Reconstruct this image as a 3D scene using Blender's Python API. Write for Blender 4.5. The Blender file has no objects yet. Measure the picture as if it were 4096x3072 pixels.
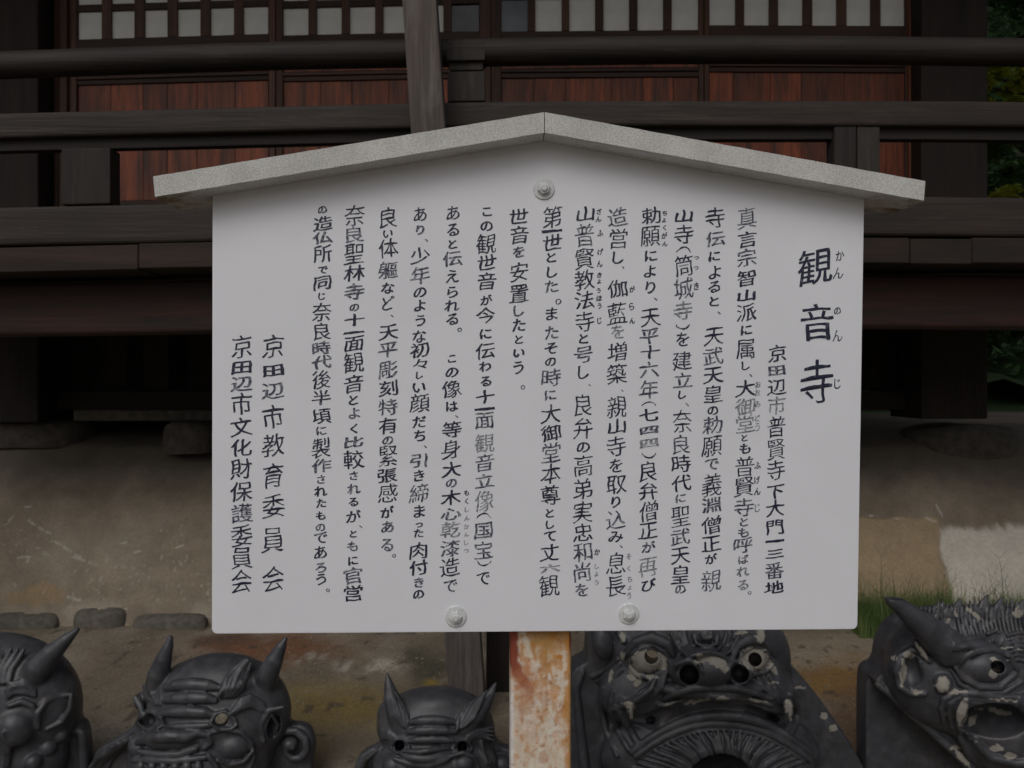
import bpy, bmesh, math, random
import numpy as np
from mathutils import Vector, Matrix

SC = bpy.context.scene
COL = SC.collection
R = math.radians
rng = random.Random(7)

# ------------------------------------------------------------------ camera
F = 3215.0                       # focal length in photograph pixels (4096 wide)
CH = 1.5                         # eye height
cd = bpy.data.cameras.new("camera")
cam = bpy.data.objects.new("camera", cd)
COL.objects.link(cam)
cam.location = (0, 0, CH)
cam.rotation_euler = (R(90), 0, 0)
cd.sensor_width = 36.0
cd.lens = F / 4096 * 36.0
cd.clip_start = 0.05
cd.clip_end = 800
cd.dof.use_dof = True
cd.dof.focus_distance = 1.48
cd.dof.aperture_fstop = 9.0
SC.camera = cam

# ------------------------------------------------------------------ light
SUN_EL, SUN_AZ = R(46), R(200)   # behind the camera, high, veiled by cloud
w = bpy.data.worlds.new("World")
SC.world = w
w.use_nodes = True
nt = w.node_tree
nt.nodes.clear()
sky = nt.nodes.new("ShaderNodeTexSky")
sky.sky_type = 'NISHITA'
sky.sun_disc = False
sky.sun_elevation = SUN_EL
sky.sun_rotation = SUN_AZ
sky.air_density = 1.0
sky.dust_density = 6.0
sky.ozone_density = 1.0
hs = nt.nodes.new("ShaderNodeHueSaturation")
hs.inputs["Saturation"].default_value = 0.30      # cloud cover: nearly white sky
bg = nt.nodes.new("ShaderNodeBackground")
bg.inputs["Strength"].default_value = 0.11
wo = nt.nodes.new("ShaderNodeOutputWorld")
nt.links.new(sky.outputs[0], hs.inputs["Color"])
nt.links.new(hs.outputs[0], bg.inputs[0])
nt.links.new(bg.outputs[0], wo.inputs[0])
sd = bpy.data.lights.new("sun", 'SUN')
sd.energy = 0.8
sd.angle = R(35)
sd.color = (1.0, 0.97, 0.93)
sun = bpy.data.objects.new("sun", sd)
COL.objects.link(sun)
sun.location = (-3, -6, 12)
sdir = Vector((math.sin(SUN_AZ) * math.cos(SUN_EL), math.cos(SUN_AZ) * math.cos(SUN_EL), math.sin(SUN_EL)))
sun.rotation_euler = sdir.to_track_quat('Z', 'Y').to_euler()
SC.view_settings.view_transform = 'Standard'
SC.view_settings.look = 'None'
SC.view_settings.gamma = 1.0
SC.view_settings.exposure = -0.85
SC.render.engine = 'CYCLES'
SC.cycles.max_bounces = 6

# ------------------------------------------------------------------ helpers
def PX(px, py, Y):
    """photograph pixel -> the point of the place at distance Y"""
    return Vector(((px - 2048) / F * Y, Y, CH + (1536 - py) / F * Y))

def link(o, parent=None):
    COL.objects.link(o)
    if parent is not None:
        o.parent = parent
    return o

def tag(o, label=None, cat=None, group=None, kind=None):
    if label: o["label"] = label
    if cat: o["category"] = cat
    if group: o["group"] = group
    if kind: o["kind"] = kind
    return o

def empty(name, loc=(0, 0, 0)):
    o = bpy.data.objects.new(name, None)
    o.empty_display_size = 0.1
    COL.objects.link(o)
    o.location = loc
    return o

def mesh_obj(name, verts, faces, mat, parent=None, smooth=False, center=True):
    """links one mesh object; its origin is put at the middle of its shape"""
    v = np.asarray(verts, dtype=np.float64).reshape(-1, 3)
    c = (v.min(0) + v.max(0)) / 2 if center else np.zeros(3)
    m = bpy.data.meshes.new(name)
    m.from_pydata((v - c).tolist(), [], [tuple(f) for f in faces])
    m.update()
    if mat: m.materials.append(mat)
    if smooth:
        m.polygons.foreach_set("use_smooth", [True] * len(m.polygons))
    o = bpy.data.objects.new(name, m)
    link(o, parent)
    off = Vector(c)
    if parent is not None:
        off = off - Vector(world_loc(parent))
    o.location = off
    return o

def world_loc(o):
    l = Vector(o.location)
    while o.parent is not None:
        o = o.parent
        l += Vector(o.location)
    return l

BOXF = [(0, 1, 2, 3), (7, 6, 5, 4), (0, 4, 5, 1), (1, 5, 6, 2), (2, 6, 7, 3), (3, 7, 4, 0)]

def bevel_mesh(o, wdt, seg=1):
    bm = bmesh.new()
    bm.from_mesh(o.data)
    bmesh.ops.recalc_face_normals(bm, faces=bm.faces)
    bmesh.ops.bevel(bm, geom=bm.edges[:], offset=wdt, segments=seg, profile=0.6, affect='EDGES')
    bm.to_mesh(o.data)
    bm.free()
    return o

def qbox(name, quad, Y, th, mat, parent=None, bev=0.004, seg=1, warp=True):
    """a timber whose front face has these four photo corners (tl, tr, br, bl) at distance Y, th deep"""
    q = [(x, yb(x, y) if warp else y) for x, y in quad]
    f = [PX(x, y, Y) for x, y in q]
    v = [tuple(p) for p in f] + [(p.x, p.y + th, p.z) for p in f]
    o = mesh_obj(name, v, BOXF, mat, parent)
    return bevel_mesh(o, bev, seg) if bev else fixn(o)

def fixn(o):
    bm = bmesh.new()
    bm.from_mesh(o.data)
    bmesh.ops.recalc_face_normals(bm, faces=bm.faces)
    bm.to_mesh(o.data)
    bm.free()
    return o

def rect(x0, y0, x1, y1):
    return [(x0, y0), (x1, y0), (x1, y1), (x0, y1)]

def wbox(name, x0, x1, y0, y1, z0, z1, mat, parent=None, bev=0.004):
    v = [(x0, y0, z1), (x1, y0, z1), (x1, y0, z0), (x0, y0, z0), (x0, y1, z1), (x1, y1, z1), (x1, y1, z0), (x0, y1, z0)]
    o = mesh_obj(name, v, BOXF, mat, parent)
    return bevel_mesh(o, bev) if bev else fixn(o)

def yb(px, y):
    """the old timber frame has settled: lines sink a little towards the left end"""
    if px < 2700:
        d = 60 * ((2700 - px) / 2700) ** 1.6
    else:
        d = 8 * ((px - 2700) / 1396) ** 2
    return y + d * (0.45 + 0.55 * (1536 - y) / 1400)

def sweep(name, pts, prof, mat, parent=None, smooth=True):
    """a beam running along +X: prof is a list of (dy, dz) round each centre point (x, y, z, scale)"""
    n = len(prof)
    v, f = [], []
    for (x, y, z, s) in pts:
        for (dy, dz) in prof:
            v.append((x, y + dy * s, z + dz * s))
    for i in range(len(pts) - 1):
        for j in range(n):
            a, b = i * n + j, i * n + (j + 1) % n
            f.append((a, b, b + n, a + n))
    f.append(tuple(range(n)))
    f.append(tuple(range((len(pts) - 1) * n, len(pts) * n))[::-1])
    o = mesh_obj(name, v, f, mat, parent, smooth)
    return fixn(o)

# value noise for stains and relief that belong to one spot
def vnoise(x, y, seed=0):
    r = np.random.RandomState(seed)
    G = r.rand(64, 64)
    x0 = np.floor(x).astype(int); y0 = np.floor(y).astype(int)
    fx = x - x0; fy = y - y0
    fx = fx * fx * (3 - 2 * fx); fy = fy * fy * (3 - 2 * fy)
    a = G[x0 % 64, y0 % 64]; b = G[(x0 + 1) % 64, y0 % 64]
    c = G[x0 % 64, (y0 + 1) % 64]; d = G[(x0 + 1) % 64, (y0 + 1) % 64]
    return (a * (1 - fx) + b * fx) * (1 - fy) + (c * (1 - fx) + d * fx) * fy

def fbm(x, y, sc, seed=0, octs=4):
    t = 0; a = 0.5; tot = 0
    for i in range(octs):
        t = t + a * vnoise(x * sc * 2 ** i, y * sc * 2 ** i, seed + i)
        tot += a; a *= 0.55
    return t / tot

def sstep(a, b, x):
    t = np.clip((x - a) / (b - a), 0, 1)
    return t * t * (3 - 2 * t)

def lerp(c, d, t):
    return c * (1 - t[..., None]) + np.asarray(d) * t[..., None]

# ------------------------------------------------------------------ materials
def newmat(name):
    m = bpy.data.materials.new(name)
    m.use_nodes = True
    n = m.node_tree.nodes
    return m, n, m.node_tree.links, n["Principled BSDF"]

def coords(n, l, scale, rand=True):
    tc = n.new("ShaderNodeTexCoord")
    mp = n.new("ShaderNodeMapping")
    mp.inputs["Scale"].default_value = scale
    src = tc.outputs["Object"]
    if rand:
        oi = n.new("ShaderNodeObjectInfo")
        ad = n.new("ShaderNodeVectorMath"); ad.operation = 'MULTIPLY_ADD'
        cmb = n.new("ShaderNodeCombineXYZ")
        mu = n.new("ShaderNodeMath"); mu.operation = 'MULTIPLY'; mu.inputs[1].default_value = 37.0
        l.new(oi.outputs["Random"], mu.inputs[0])
        for i in range(3): l.new(mu.outputs[0], cmb.inputs[i])
        vm = n.new("ShaderNodeVectorMath"); vm.operation = 'ADD'
        l.new(src, vm.inputs[0]); l.new(cmb.outputs[0], vm.inputs[1])
        n.remove(ad)
        src = vm.outputs[0]
    l.new(src, mp.inputs["Vector"])
    return mp.outputs[0]

def noise(n, l, vec, scale, detail=4, rough=0.55, dist=0.0):
    t = n.new("ShaderNodeTexNoise")
    t.inputs["Scale"].default_value = scale
    t.inputs["Detail"].default_value = detail
    t.inputs["Roughness"].default_value = rough
    t.inputs["Distortion"].default_value = dist
    l.new(vec, t.inputs["Vector"])
    return t.outputs["Fac"]

def ramp(n, l, fac, stops):
    r = n.new("ShaderNodeValToRGB")
    e = r.color_ramp.elements
    while len(e) < len(stops): e.new(0.5)
    for i, (p, c) in enumerate(stops):
        e[i].position = p
        e[i].color = (c[0], c[1], c[2], 1)
    l.new(fac, r.inputs["Fac"])
    return r.outputs["Color"]

def mix(n, l, fac, a, b, mode='MIX'):
    m = n.new("ShaderNodeMix"); m.data_type = 'RGBA'; m.blend_type = mode
    if isinstance(fac, float): m.inputs[0].default_value = fac
    else: l.new(fac, m.inputs[0])
    for s, k in ((a, 6), (b, 7)):
        if isinstance(s, tuple): m.inputs[k].default_value = (*s, 1)
        else: l.new(s, m.inputs[k])
    return m.outputs[2]

def bump(n, l, bs, h, strength=0.3, dist=0.01):
    b = n.new("ShaderNodeBump")
    b.inputs["Strength"].default_value = strength
    b.inputs["Distance"].default_value = dist
    l.new(h, b.inputs["Height"])
    l.new(b.outputs[0], bs.inputs["Normal"])

def wood(name, dark, light, axis='X', rough=0.75, grain=60, weather=None):
    m, n, l, bs = newmat(name)
    st = 2.0
    sc = {'X': (st, grain, grain), 'Z': (grain, grain, st), 'Y': (grain, st, grain)}[axis]
    v = coords(n, l, sc)
    a = noise(n, l, v, 1.0, 6, 0.62, 0.6)
    st2 = {'X': (1.2, 7, 7), 'Z': (7, 7, 1.2), 'Y': (7, 1.2, 7)}[axis]
    v2 = coords(n, l, st2)
    b = noise(n, l, v2, 1.0, 3, 0.5, 1.0)
    mx = n.new("ShaderNodeMath"); mx.operation = 'MULTIPLY_ADD'
    l.new(a, mx.inputs[0]); mx.inputs[1].default_value = 0.5
    hb = n.new("ShaderNodeMath"); hb.operation = 'MULTIPLY'; l.new(b, hb.inputs[0]); hb.inputs[1].default_value = 0.5
    l.new(hb.outputs[0], mx.inputs[2])
    mid = tuple((p + q) / 2 for p, q in zip(dark, light))
    c = ramp(n, l, mx.outputs[0], [(0.32, dark), (0.5, mid), (0.66, light)])
    if weather:
        wv = coords(n, l, {'X': (.9, 9, 9), 'Z': (9, 9, .9), 'Y': (9, .9, 9)}[axis])
        wf = noise(n, l, wv, 2.2, 7, 0.72, 0.4)
        wr = ramp(n, l, wf, [(0.52, (0, 0, 0)), (0.70, (1, 1, 1))])
        c = mix(n, l, wr, c, weather)
    oi = n.new("ShaderNodeObjectInfo")
    hv = n.new("ShaderNodeHueSaturation")
    mr = n.new("ShaderNodeMapRange")
    mr.inputs[3].default_value = 0.72; mr.inputs[4].default_value = 1.3
    l.new(oi.outputs["Random"], mr.inputs[0]); l.new(mr.outputs[0], hv.inputs["Value"])
    l.new(c, hv.inputs["Color"])
    l.new(hv.outputs[0], bs.inputs["Base Color"])
    bs.inputs["Roughness"].default_value = rough
    bump(n, l, bs, a, 0.7, 0.005)
    return m

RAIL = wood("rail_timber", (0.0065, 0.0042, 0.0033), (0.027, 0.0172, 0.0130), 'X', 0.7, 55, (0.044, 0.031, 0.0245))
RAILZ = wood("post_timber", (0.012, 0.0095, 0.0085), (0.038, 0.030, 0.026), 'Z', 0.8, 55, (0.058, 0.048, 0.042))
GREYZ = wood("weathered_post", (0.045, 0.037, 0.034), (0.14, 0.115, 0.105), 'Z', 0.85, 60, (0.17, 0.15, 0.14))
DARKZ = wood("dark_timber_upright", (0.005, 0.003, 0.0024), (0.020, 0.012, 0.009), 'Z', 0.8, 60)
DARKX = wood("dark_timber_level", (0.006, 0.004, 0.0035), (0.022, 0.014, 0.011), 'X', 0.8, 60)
FRAMEZ = wood("door_frame_upright", (0.03, 0.016, 0.012), (0.12, 0.055, 0.035), 'Z', 0.7, 60)
FRAMEX = wood("door_frame_level", (0.022, 0.012, 0.010), (0.075, 0.036, 0.025), 'X', 0.7, 60)
PANELW = wood("door_board", (0.020, 0.009, 0.006), (0.36, 0.080, 0.024), 'Z', 0.55, 30, (0.035, 0.018, 0.014))
JAMB = wood("jamb_timber", (0.09, 0.032, 0.016), (0.26, 0.085, 0.035), 'Z', 0.6, 40)
REDX = wood("red_beam", (0.006, 0.0028, 0.002), (0.055, 0.015, 0.007), 'X', 0.7, 30)
ENDG = wood("plank_end_grain", (0.009, 0.007, 0.006), (0.042, 0.024, 0.018), 'X', 0.85, 18)

def flat(name, col, rough=0.6, var=0.12, sc=30, bmp=0.0, bd=0.002, metal=0.0, spec=None):
    m, n, l, bs = newmat(name)
    v = coords(n, l, (1, 1, 1), False)
    a = noise(n, l, v, sc, 5, 0.6)
    lo = tuple(max(0, c * (1 - var)) for c in col); hi = tuple(min(1, c * (1 + var)) for c in col)
    l.new(ramp(n, l, a, [(0.3, lo), (0.7, hi)]), bs.inputs["Base Color"])
    bs.inputs["Roughness"].default_value = rough
    bs.inputs["Metallic"].default_value = metal
    if spec is not None: bs.inputs["Specular IOR Level"].default_value = spec
    if bmp:
        b = noise(n, l, v, sc * 4, 4, 0.7)
        bump(n, l, bs, b, bmp, bd)
    return m

PAPER = flat("shoji_paper", (0.80, 0.80, 0.77), 0.9, 0.07, 9)
DARKPANE = flat("dark_glass", (0.025, 0.03, 0.04), 0.25, 0.2, 8)
BLUEPANE = flat("grey_glass", (0.10, 0.115, 0.14), 0.3, 0.2, 8)
PANELWHITE = flat("sign_panel_paint", (0.825, 0.84, 0.895), 0.40, 0.03, 5)
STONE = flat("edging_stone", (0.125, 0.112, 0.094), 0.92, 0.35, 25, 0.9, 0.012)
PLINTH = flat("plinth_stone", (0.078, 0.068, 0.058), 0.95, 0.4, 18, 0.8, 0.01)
BOLT = flat("painted_bolt", (0.66, 0.68, 0.69), 0.45, 0.12, 120, 0.25, 0.0006)
ROOFT = flat("roof_soffit", (0.05, 0.035, 0.028), 0.8, 0.3, 12)

def cap_mat():
    m, n, l, bs = newmat("stucco_roof_paint")
    v = coords(n, l, (1, 1, 1), False)
    a = noise(n, l, v, 420, 3, 0.7)
    b = noise(n, l, v, 14, 5, 0.6)
    c = ramp(n, l, a, [(0.34, (0.42, 0.42, 0.41)), (0.55, (0.67, 0.67, 0.655)), (0.75, (0.82, 0.82, 0.80))])
    d = ramp(n, l, b, [(0.35, (0.86, 0.86, 0.85)), (0.65, (1, 1, 1))])
    c = mix(n, l, 1.0, c, d, 'MULTIPLY')
    # brown damp stain at the two outer ends of the underside
    tc = n.new("ShaderNodeTexCoord"); geo = n.new("ShaderNodeNewGeometry")
    sep = n.new("ShaderNodeSeparateXYZ"); l.new(geo.outputs["Normal"], sep.inputs[0])
    dn = n.new("ShaderNodeMath"); dn.operation = 'LESS_THAN'; l.new(sep.outputs[2], dn.inputs[0]); dn.inputs[1].default_value = -0.6
    at = n.new("ShaderNodeAttribute"); at.attribute_name = "stain"
    st = n.new("ShaderNodeMath"); st.operation = 'MULTIPLY'; l.new(dn.outputs[0], st.inputs[0]); l.new(at.outputs["Fac"], st.inputs[1])
    s2 = n.new("ShaderNodeMath"); s2.operation = 'MULTIPLY'; l.new(st.outputs[0], s2.inputs[0])
    sr = n.new("ShaderNodeMapRange"); sr.inputs[1].default_value = 0.40; sr.inputs[2].default_value = 0.6
    l.new(noise(n, l, v, 22, 4, 0.6), sr.inputs[0]); l.new(sr.outputs[0], s2.inputs[1])
    c = mix(n, l, s2.outputs[0], c, (0.16, 0.12, 0.06))
    l.new(c, bs.inputs["Base Color"])
    bs.inputs["Roughness"].default_value = 0.85
    bump(n, l, bs, a, 0.5, 0.0012)
    return m
CAPM = cap_mat()

def attr_mat(name, rough=0.9, fine=90, var=0.28, bmp=0.5, bd=0.004, attr="tint"):
    """colour laid down per spot (stains, plaster, soil) with fine grain on top"""
    m, n, l, bs = newmat(name)
    v = coords(n, l, (1, 1, 1), False)
    at = n.new("ShaderNodeAttribute"); at.attribute_name = attr
    a = noise(n, l, v, fine, 6, 0.65)
    b = noise(n, l, v, fine * 0.14, 4, 0.6)
    c1 = ramp(n, l, a, [(0.3, (1 - var,) * 3), (0.7, (1 + var * 0.6,) * 3)])
    c2 = ramp(n, l, b, [(0.3, (0.86,) * 3), (0.7, (1.1,) * 3)])
    c = mix(n, l, 1.0, at.outputs["Color"], c1, 'MULTIPLY')
    c = mix(n, l, 1.0, c, c2, 'MULTIPLY')
    l.new(c, bs.inputs["Base Color"])
    bs.inputs["Roughness"].default_value = rough
    bump(n, l, bs, a, bmp, bd)
    return m
SOIL = attr_mat("soil", 0.95, 70, 0.35, 0.7, 0.008)
PLASTER = attr_mat("clay_plaster", 0.92, 60, 0.16, 0.4, 0.004)
RUSTM = attr_mat("rusted_cream_paint", 0.6, 300, 0.10, 0.35, 0.0008)

def tile_mat():
    m, n, l, bs = newmat("smoked_clay_tile")
    v = coords(n, l, (1, 1, 1), False)
    at = n.new("ShaderNodeAttribute"); at.attribute_name = "lime"
    a = noise(n, l, v, 22, 5, 0.6)
    g = noise(n, l, v, 190, 4, 0.7)
    c = ramp(n, l, a, [(0.3, (0.034, 0.035, 0.042)), (0.55, (0.056, 0.058, 0.068)), (0.75, (0.092, 0.095, 0.110))])
    dn_ = noise(n, l, v, 9, 6, 0.72)
    c = mix(n, l, ramp(n, l, dn_, [(0.52, (0, 0, 0)), (0.72, (0.6, 0.6, 0.6))]), c, (0.105, 0.098, 0.088))
    sp_ = noise(n, l, v, 260, 2, 0.5)
    c = mix(n, l, ramp(n, l, sp_, [(0.66, (0, 0, 0)), (0.74, (0.8, 0.8, 0.8))]), c, (0.15, 0.145, 0.135))
    e = noise(n, l, v, 75, 5, 0.7)
    sm = n.new("ShaderNodeMath"); sm.operation = 'MULTIPLY_ADD'
    l.new(e, sm.inputs[0]); sm.inputs[1].default_value = 1.3; l.new(at.outputs["Fac"], sm.inputs[2])
    k = n.new("ShaderNodeMapRange"); k.inputs[1].default_value = 1.12; k.inputs[2].default_value = 1.24
    l.new(sm.outputs[0], k.inputs[0])
    lim = ramp(n, l, a, [(0.3, (0.21, 0.195, 0.165)), (0.7, (0.36, 0.34, 0.30))])
    c = mix(n, l, k.outputs[0], c, lim)
    l.new(c, bs.inputs["Base Color"])
    rr = n.new("ShaderNodeMapRange"); rr.inputs[3].default_value = 0.27; rr.inputs[4].default_value = 0.48
    l.new(a, rr.inputs[0])
    r2 = n.new("ShaderNodeMath"); r2.operation = 'MAXIMUM'
    k2 = n.new("ShaderNodeMath"); k2.operation = 'MULTIPLY'; l.new(k.outputs[0], k2.inputs[0]); k2.inputs[1].default_value = 0.9
    l.new(rr.outputs[0], r2.inputs[0]); l.new(k2.outputs[0], r2.inputs[1])
    l.new(r2.outputs[0], bs.inputs["Roughness"])
    bump(n, l, bs, g, 0.55, 0.0022)
    return m
TILE = tile_mat()

def leaf_mat(name, c0, c1):
    m, n, l, bs = newmat(name)
    v = coords(n, l, (1, 1, 1), False)
    a = noise(n, l, v, 7, 3, 0.6)
    l.new(ramp(n, l, a, [(0.3, c0), (0.7, c1)]), bs.inputs["Base Color"])
    bs.inputs["Roughness"].default_value = 0.55
    tr = n.new("ShaderNodeBsdfTranslucent")
    ms = n.new("ShaderNodeMixShader"); ms.inputs[0].default_value = 0.35
    l.new(bs.inputs["Base Color"].links[0].from_socket, tr.inputs["Color"])
    l.new(bs.outputs[0], ms.inputs[1]); l.new(tr.outputs[0], ms.inputs[2])
    l.new(ms.outputs[0], n["Material Output"].inputs["Surface"])
    return m
LEAFD = leaf_mat("dark_leaf", (0.02, 0.05, 0.02), (0.05, 0.10, 0.03))
LEAFY = leaf_mat("yellow_green_leaf", (0.36, 0.45, 0.04), (0.62, 0.62, 0.08))
LEAFG = leaf_mat("green_leaf", (0.05, 0.12, 0.02), (0.12, 0.20, 0.04))
GRASSM = leaf_mat("grass_blade", (0.075, 0.14, 0.035), (0.22, 0.29, 0.10))
TWIGM = leaf_mat("dry_stalk", (0.055, 0.06, 0.025), (0.11, 0.10, 0.045))
BANK = leaf_mat("bank_turf", (0.012, 0.024, 0.010), (0.030, 0.055, 0.018))
BARK = flat("bark", (0.06, 0.045, 0.035), 0.9, 0.4, 30, 0.5, 0.006)

def set_tint(o, rgb, name="tint"):
    a = o.data.color_attributes.new(name, 'FLOAT_COLOR', 'POINT')
    c = np.ones((len(o.data.vertices), 4), dtype=np.float32)
    c[:, :3] = rgb
    a.data.foreach_set("color", c.ravel())

def grid_mesh(name, P, mat, parent=None, smooth=True, center=False):
    """P: (nu, nv, 3) array of points"""
    nu, nv = P.shape[:2]
    idx = np.arange(nu * nv).reshape(nu, nv)
    q = np.stack([idx[:-1, :-1], idx[1:, :-1], idx[1:, 1:], idx[:-1, 1:]], -1).reshape(-1, 4)
    return mesh_obj(name, P.reshape(-1, 3), q.tolist(), mat, parent, smooth, center)

# ------------------------------------------------------------------ ground
def ground_z(x, y):
    z = 0.125 * sstep(2.9, 4.6, y)
    return z + 0.012 * (fbm(x, y, 2.2, 5) - 0.5) + 0.006 * (fbm(x, y, 14, 9) - 0.5)

gx = np.concatenate([-np.geomspace(90, 3.6, 14), np.arange(-3.4, 3.41, 0.02), np.geomspace(3.6, 90, 14)])
gy = np.concatenate([-np.geomspace(90, 1.0, 12), np.arange(-0.5, 2.6, 0.3), np.arange(2.7, 4.8, 0.02), [5.0, 5.5, 6.5, 8, 10, 14, 20, 35, 60, 120, 250]])
X, Y = np.meshgrid(gx, gy, indexing='ij')
Z = ground_z(X, Y)
Z = np.where(Y > 4.9, 0.1, Z)
o = grid_mesh("ground", np.stack([X, Y, Z], -1), SOIL)
pxg = 2048 + X / np.maximum(Y, 0.5) * F
pyg = 1536 - (Z - CH) / np.maximum(Y, 0.5) * F
wx = 90 * (fbm(X, Y, 6, 21) - 0.5); wy = 45 * (fbm(X, Y, 6, 31) - 0.5)
def spot(cx, cy, rx, ry, soft=0.6):
    d = np.sqrt(((pxg + wx * 2 - cx) / rx) ** 2 + ((pyg + wy * 2 - cy) / ry) ** 2)
    return sstep(1 + soft, 1 - soft, d)
T = np.ones(X.shape + (3,)) * np.array([0.195, 0.160, 0.117])
n1 = fbm(X, Y, 3.0, 3)
T = lerp(T, (0.26, 0.225, 0.175), sstep(0.5, 0.75, n1))
T = lerp(T, (0.15, 0.12, 0.085), sstep(0.55, 0.3, n1) * 0.7)
T = lerp(T, (0.17, 0.080, 0.042), spot(1080, 2590, 290, 65))
T = lerp(T, (0.10, 0.055, 0.035), spot(900, 2560, 130, 40) * 0.8)
T = lerp(T, (0.21, 0.085, 0.035), spot(980, 2605, 130, 12) * sstep(.45, .6, fbm(X, Y, 30, 44)))
T = lerp(T, (0.42, 0.385, 0.33), spot(1480, 2655, 110, 34) * sstep(.45, .58, fbm(X * 1.0, Y * .5, 28, 40)) * .8)
T = lerp(T, (0.36, 0.33, 0.28), spot(1240, 2640, 110, 22) * sstep(.46, .6, fbm(X, Y * .5, 28, 41)) * .7)
T = lerp(T, (0.20, 0.145, 0.050), spot(1330, 2830, 240, 90))
T = lerp(T, (0.19, 0.14, 0.055), spot(1200, 2960, 120, 120) * .7)
T = lerp(T, (0.075, 0.07, 0.045), spot(1690, 2680, 90, 85))  # shadowy dark blob left of the posts, painted into the soil colour
T = lerp(T, (0.25, 0.17, 0.03), spot(1740, 2760, 55, 30))
T = lerp(T, (0.22, 0.125, 0.040), spot(3330, 2720, 230, 90))
T = lerp(T, (0.15, 0.085, 0.045), spot(3440, 2900, 160, 160) * .8)
T = lerp(T, (0.27, 0.22, 0.16), spot(3350, 2580, 260, 55) * .8)
dk = sstep(.86, .9, vnoise(X * 22, Y * 16, 75))
T = lerp(T, (0.07, 0.055, 0.04), dk * .8)
set_tint(o, T.reshape(-1, 3))
tag(o, kind="structure")

# loose grit on the soil
def pebbles():
    v, f = [], []
    r = random.Random(3)
    for i in range(4500):
        x = r.uniform(-2.6, 2.6); y = r.uniform(3.0, 4.55)
        s = r.choice([0.002, 0.003, 0.003, 0.004, 0.006, 0.009]) * r.uniform(.7, 1.2)
        z = float(ground_z(np.array(x), np.array(y)))
        b = len(v)
        for k in range(5):
            a = k * 1.2566 + r.uniform(-.3, .3)
            v.append((x + s * math.cos(a) * 1.2, y + s * math.sin(a), z - s * .2))
        v.append((x, y, z + s * .6))
        for k in range(5): f.append((b + k, b + (k + 1) % 5, b + 5))
    o = mesh_obj("gravel", v, f, flat("grit", (0.15, 0.13, 0.105), 0.95, 0.5, 3), center=False)
    tag(o, "loose grit scattered over the bare soil in front of the mound", "gravel", kind="stuff")
pebbles()

# ------------------------------------------------------------------ clay mound under the hall
mx_ = np.concatenate([np.arange(-5.2, -3.0, .03), np.arange(-3.0, -1.3, .007), np.arange(-1.3, 1.6, .03), np.arange(1.6, 3.3, .008), np.arange(3.3, 6.2, .03)])
prof = np.array([(4.58, 0.10), (4.62, 0.22), (4.68, 0.40), (4.76, 0.60), (4.88, 0.80), (5.02, 0.97), (5.2, 1.10), (5.5, 1.18), (6.2, 1.22), (7.6, 1.24)])
seg = np.r_[0, np.cumsum(np.hypot(*np.diff(prof, axis=0).T))]
tt = np.r_[np.arange(0, 1.35, 0.007), np.linspace(1.37, seg[-1], 40)]
from_seg = lambda k: np.interp(tt, seg, prof[:, k])
def smooth1(a):
    b = a.copy()
    for _ in range(14): b[1:-1] = (b[:-2] + b[1:-1] * 2 + b[2:]) / 4
    return b
py_, pz_ = smooth1(from_seg(0)), smooth1(from_seg(1))
Xm, Tm = np.meshgrid(mx_, tt, indexing='ij')
Ym = np.broadcast_to(py_, Xm.shape).copy(); Zm = np.broadcast_to(pz_, Xm.shape).copy()
und = fbm(Xm, Tm, 1.3, 50, 3) - 0.5
Ym -= und * 0.10; Zm += und * 0.05
Ym -= (fbm(Xm, Tm, 11, 60) - .5) * 0.012
pxm = 2048 + Xm / Ym * F; pym = 1536 - (Zm - CH) / Ym * F
wxx = (fbm(Xm, Tm, 9, 61) - .5) * 110; wyy = (fbm(Xm, Tm, 9, 66) - .5) * 110
C = np.ones(Xm.shape + (3,)) * np.array([0.235, 0.192, 0.143])
nn = fbm(Xm, Tm, 2.4, 68)
C = lerp(C, (0.28, 0.235, 0.18), sstep(.5, .75, nn))
C = lerp(C, (0.17, 0.135, 0.10), sstep(.5, .28, nn) * .8)
C = lerp(C, (0.10, 0.085, 0.070), sstep(2010, 1840, pym + wyy * .8) * .75)      # shade under the veranda, painted into the upper slope's colour
C = lerp(C, (0.30, 0.215, 0.12), sstep(1.2, .8, np.hypot((pxm + wxx - 130) / 120, (pym + wyy - 2385) / 42)) * .8)
# white plaster skirt at the right, and the bare clay where it has fallen off
edge = 3755 + 60 * sstep(2150, 2450, pym) + wxx * .07 + 10 * (fbm(Xm, Tm, 40, 63) - .5)
skirt = sstep(-6, 6, pxm - edge) * sstep(-20, 20, pym - (2112 + wyy * .35 + 50 * (fbm(Xm * 1.0, Tm * .2, 30, 64) - .5)))
C = lerp(C, (0.50, 0.465, 0.405), skirt)
bare = sstep(6, -6, pxm - edge) * sstep(-8, 8, pym - (2070 + wyy * .2)) * sstep(3180, 3230, pxm)
C = lerp(C, (0.32, 0.242, 0.148), bare)
Ym -= skirt * 0.014
Ym += bare * 0.012
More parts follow.
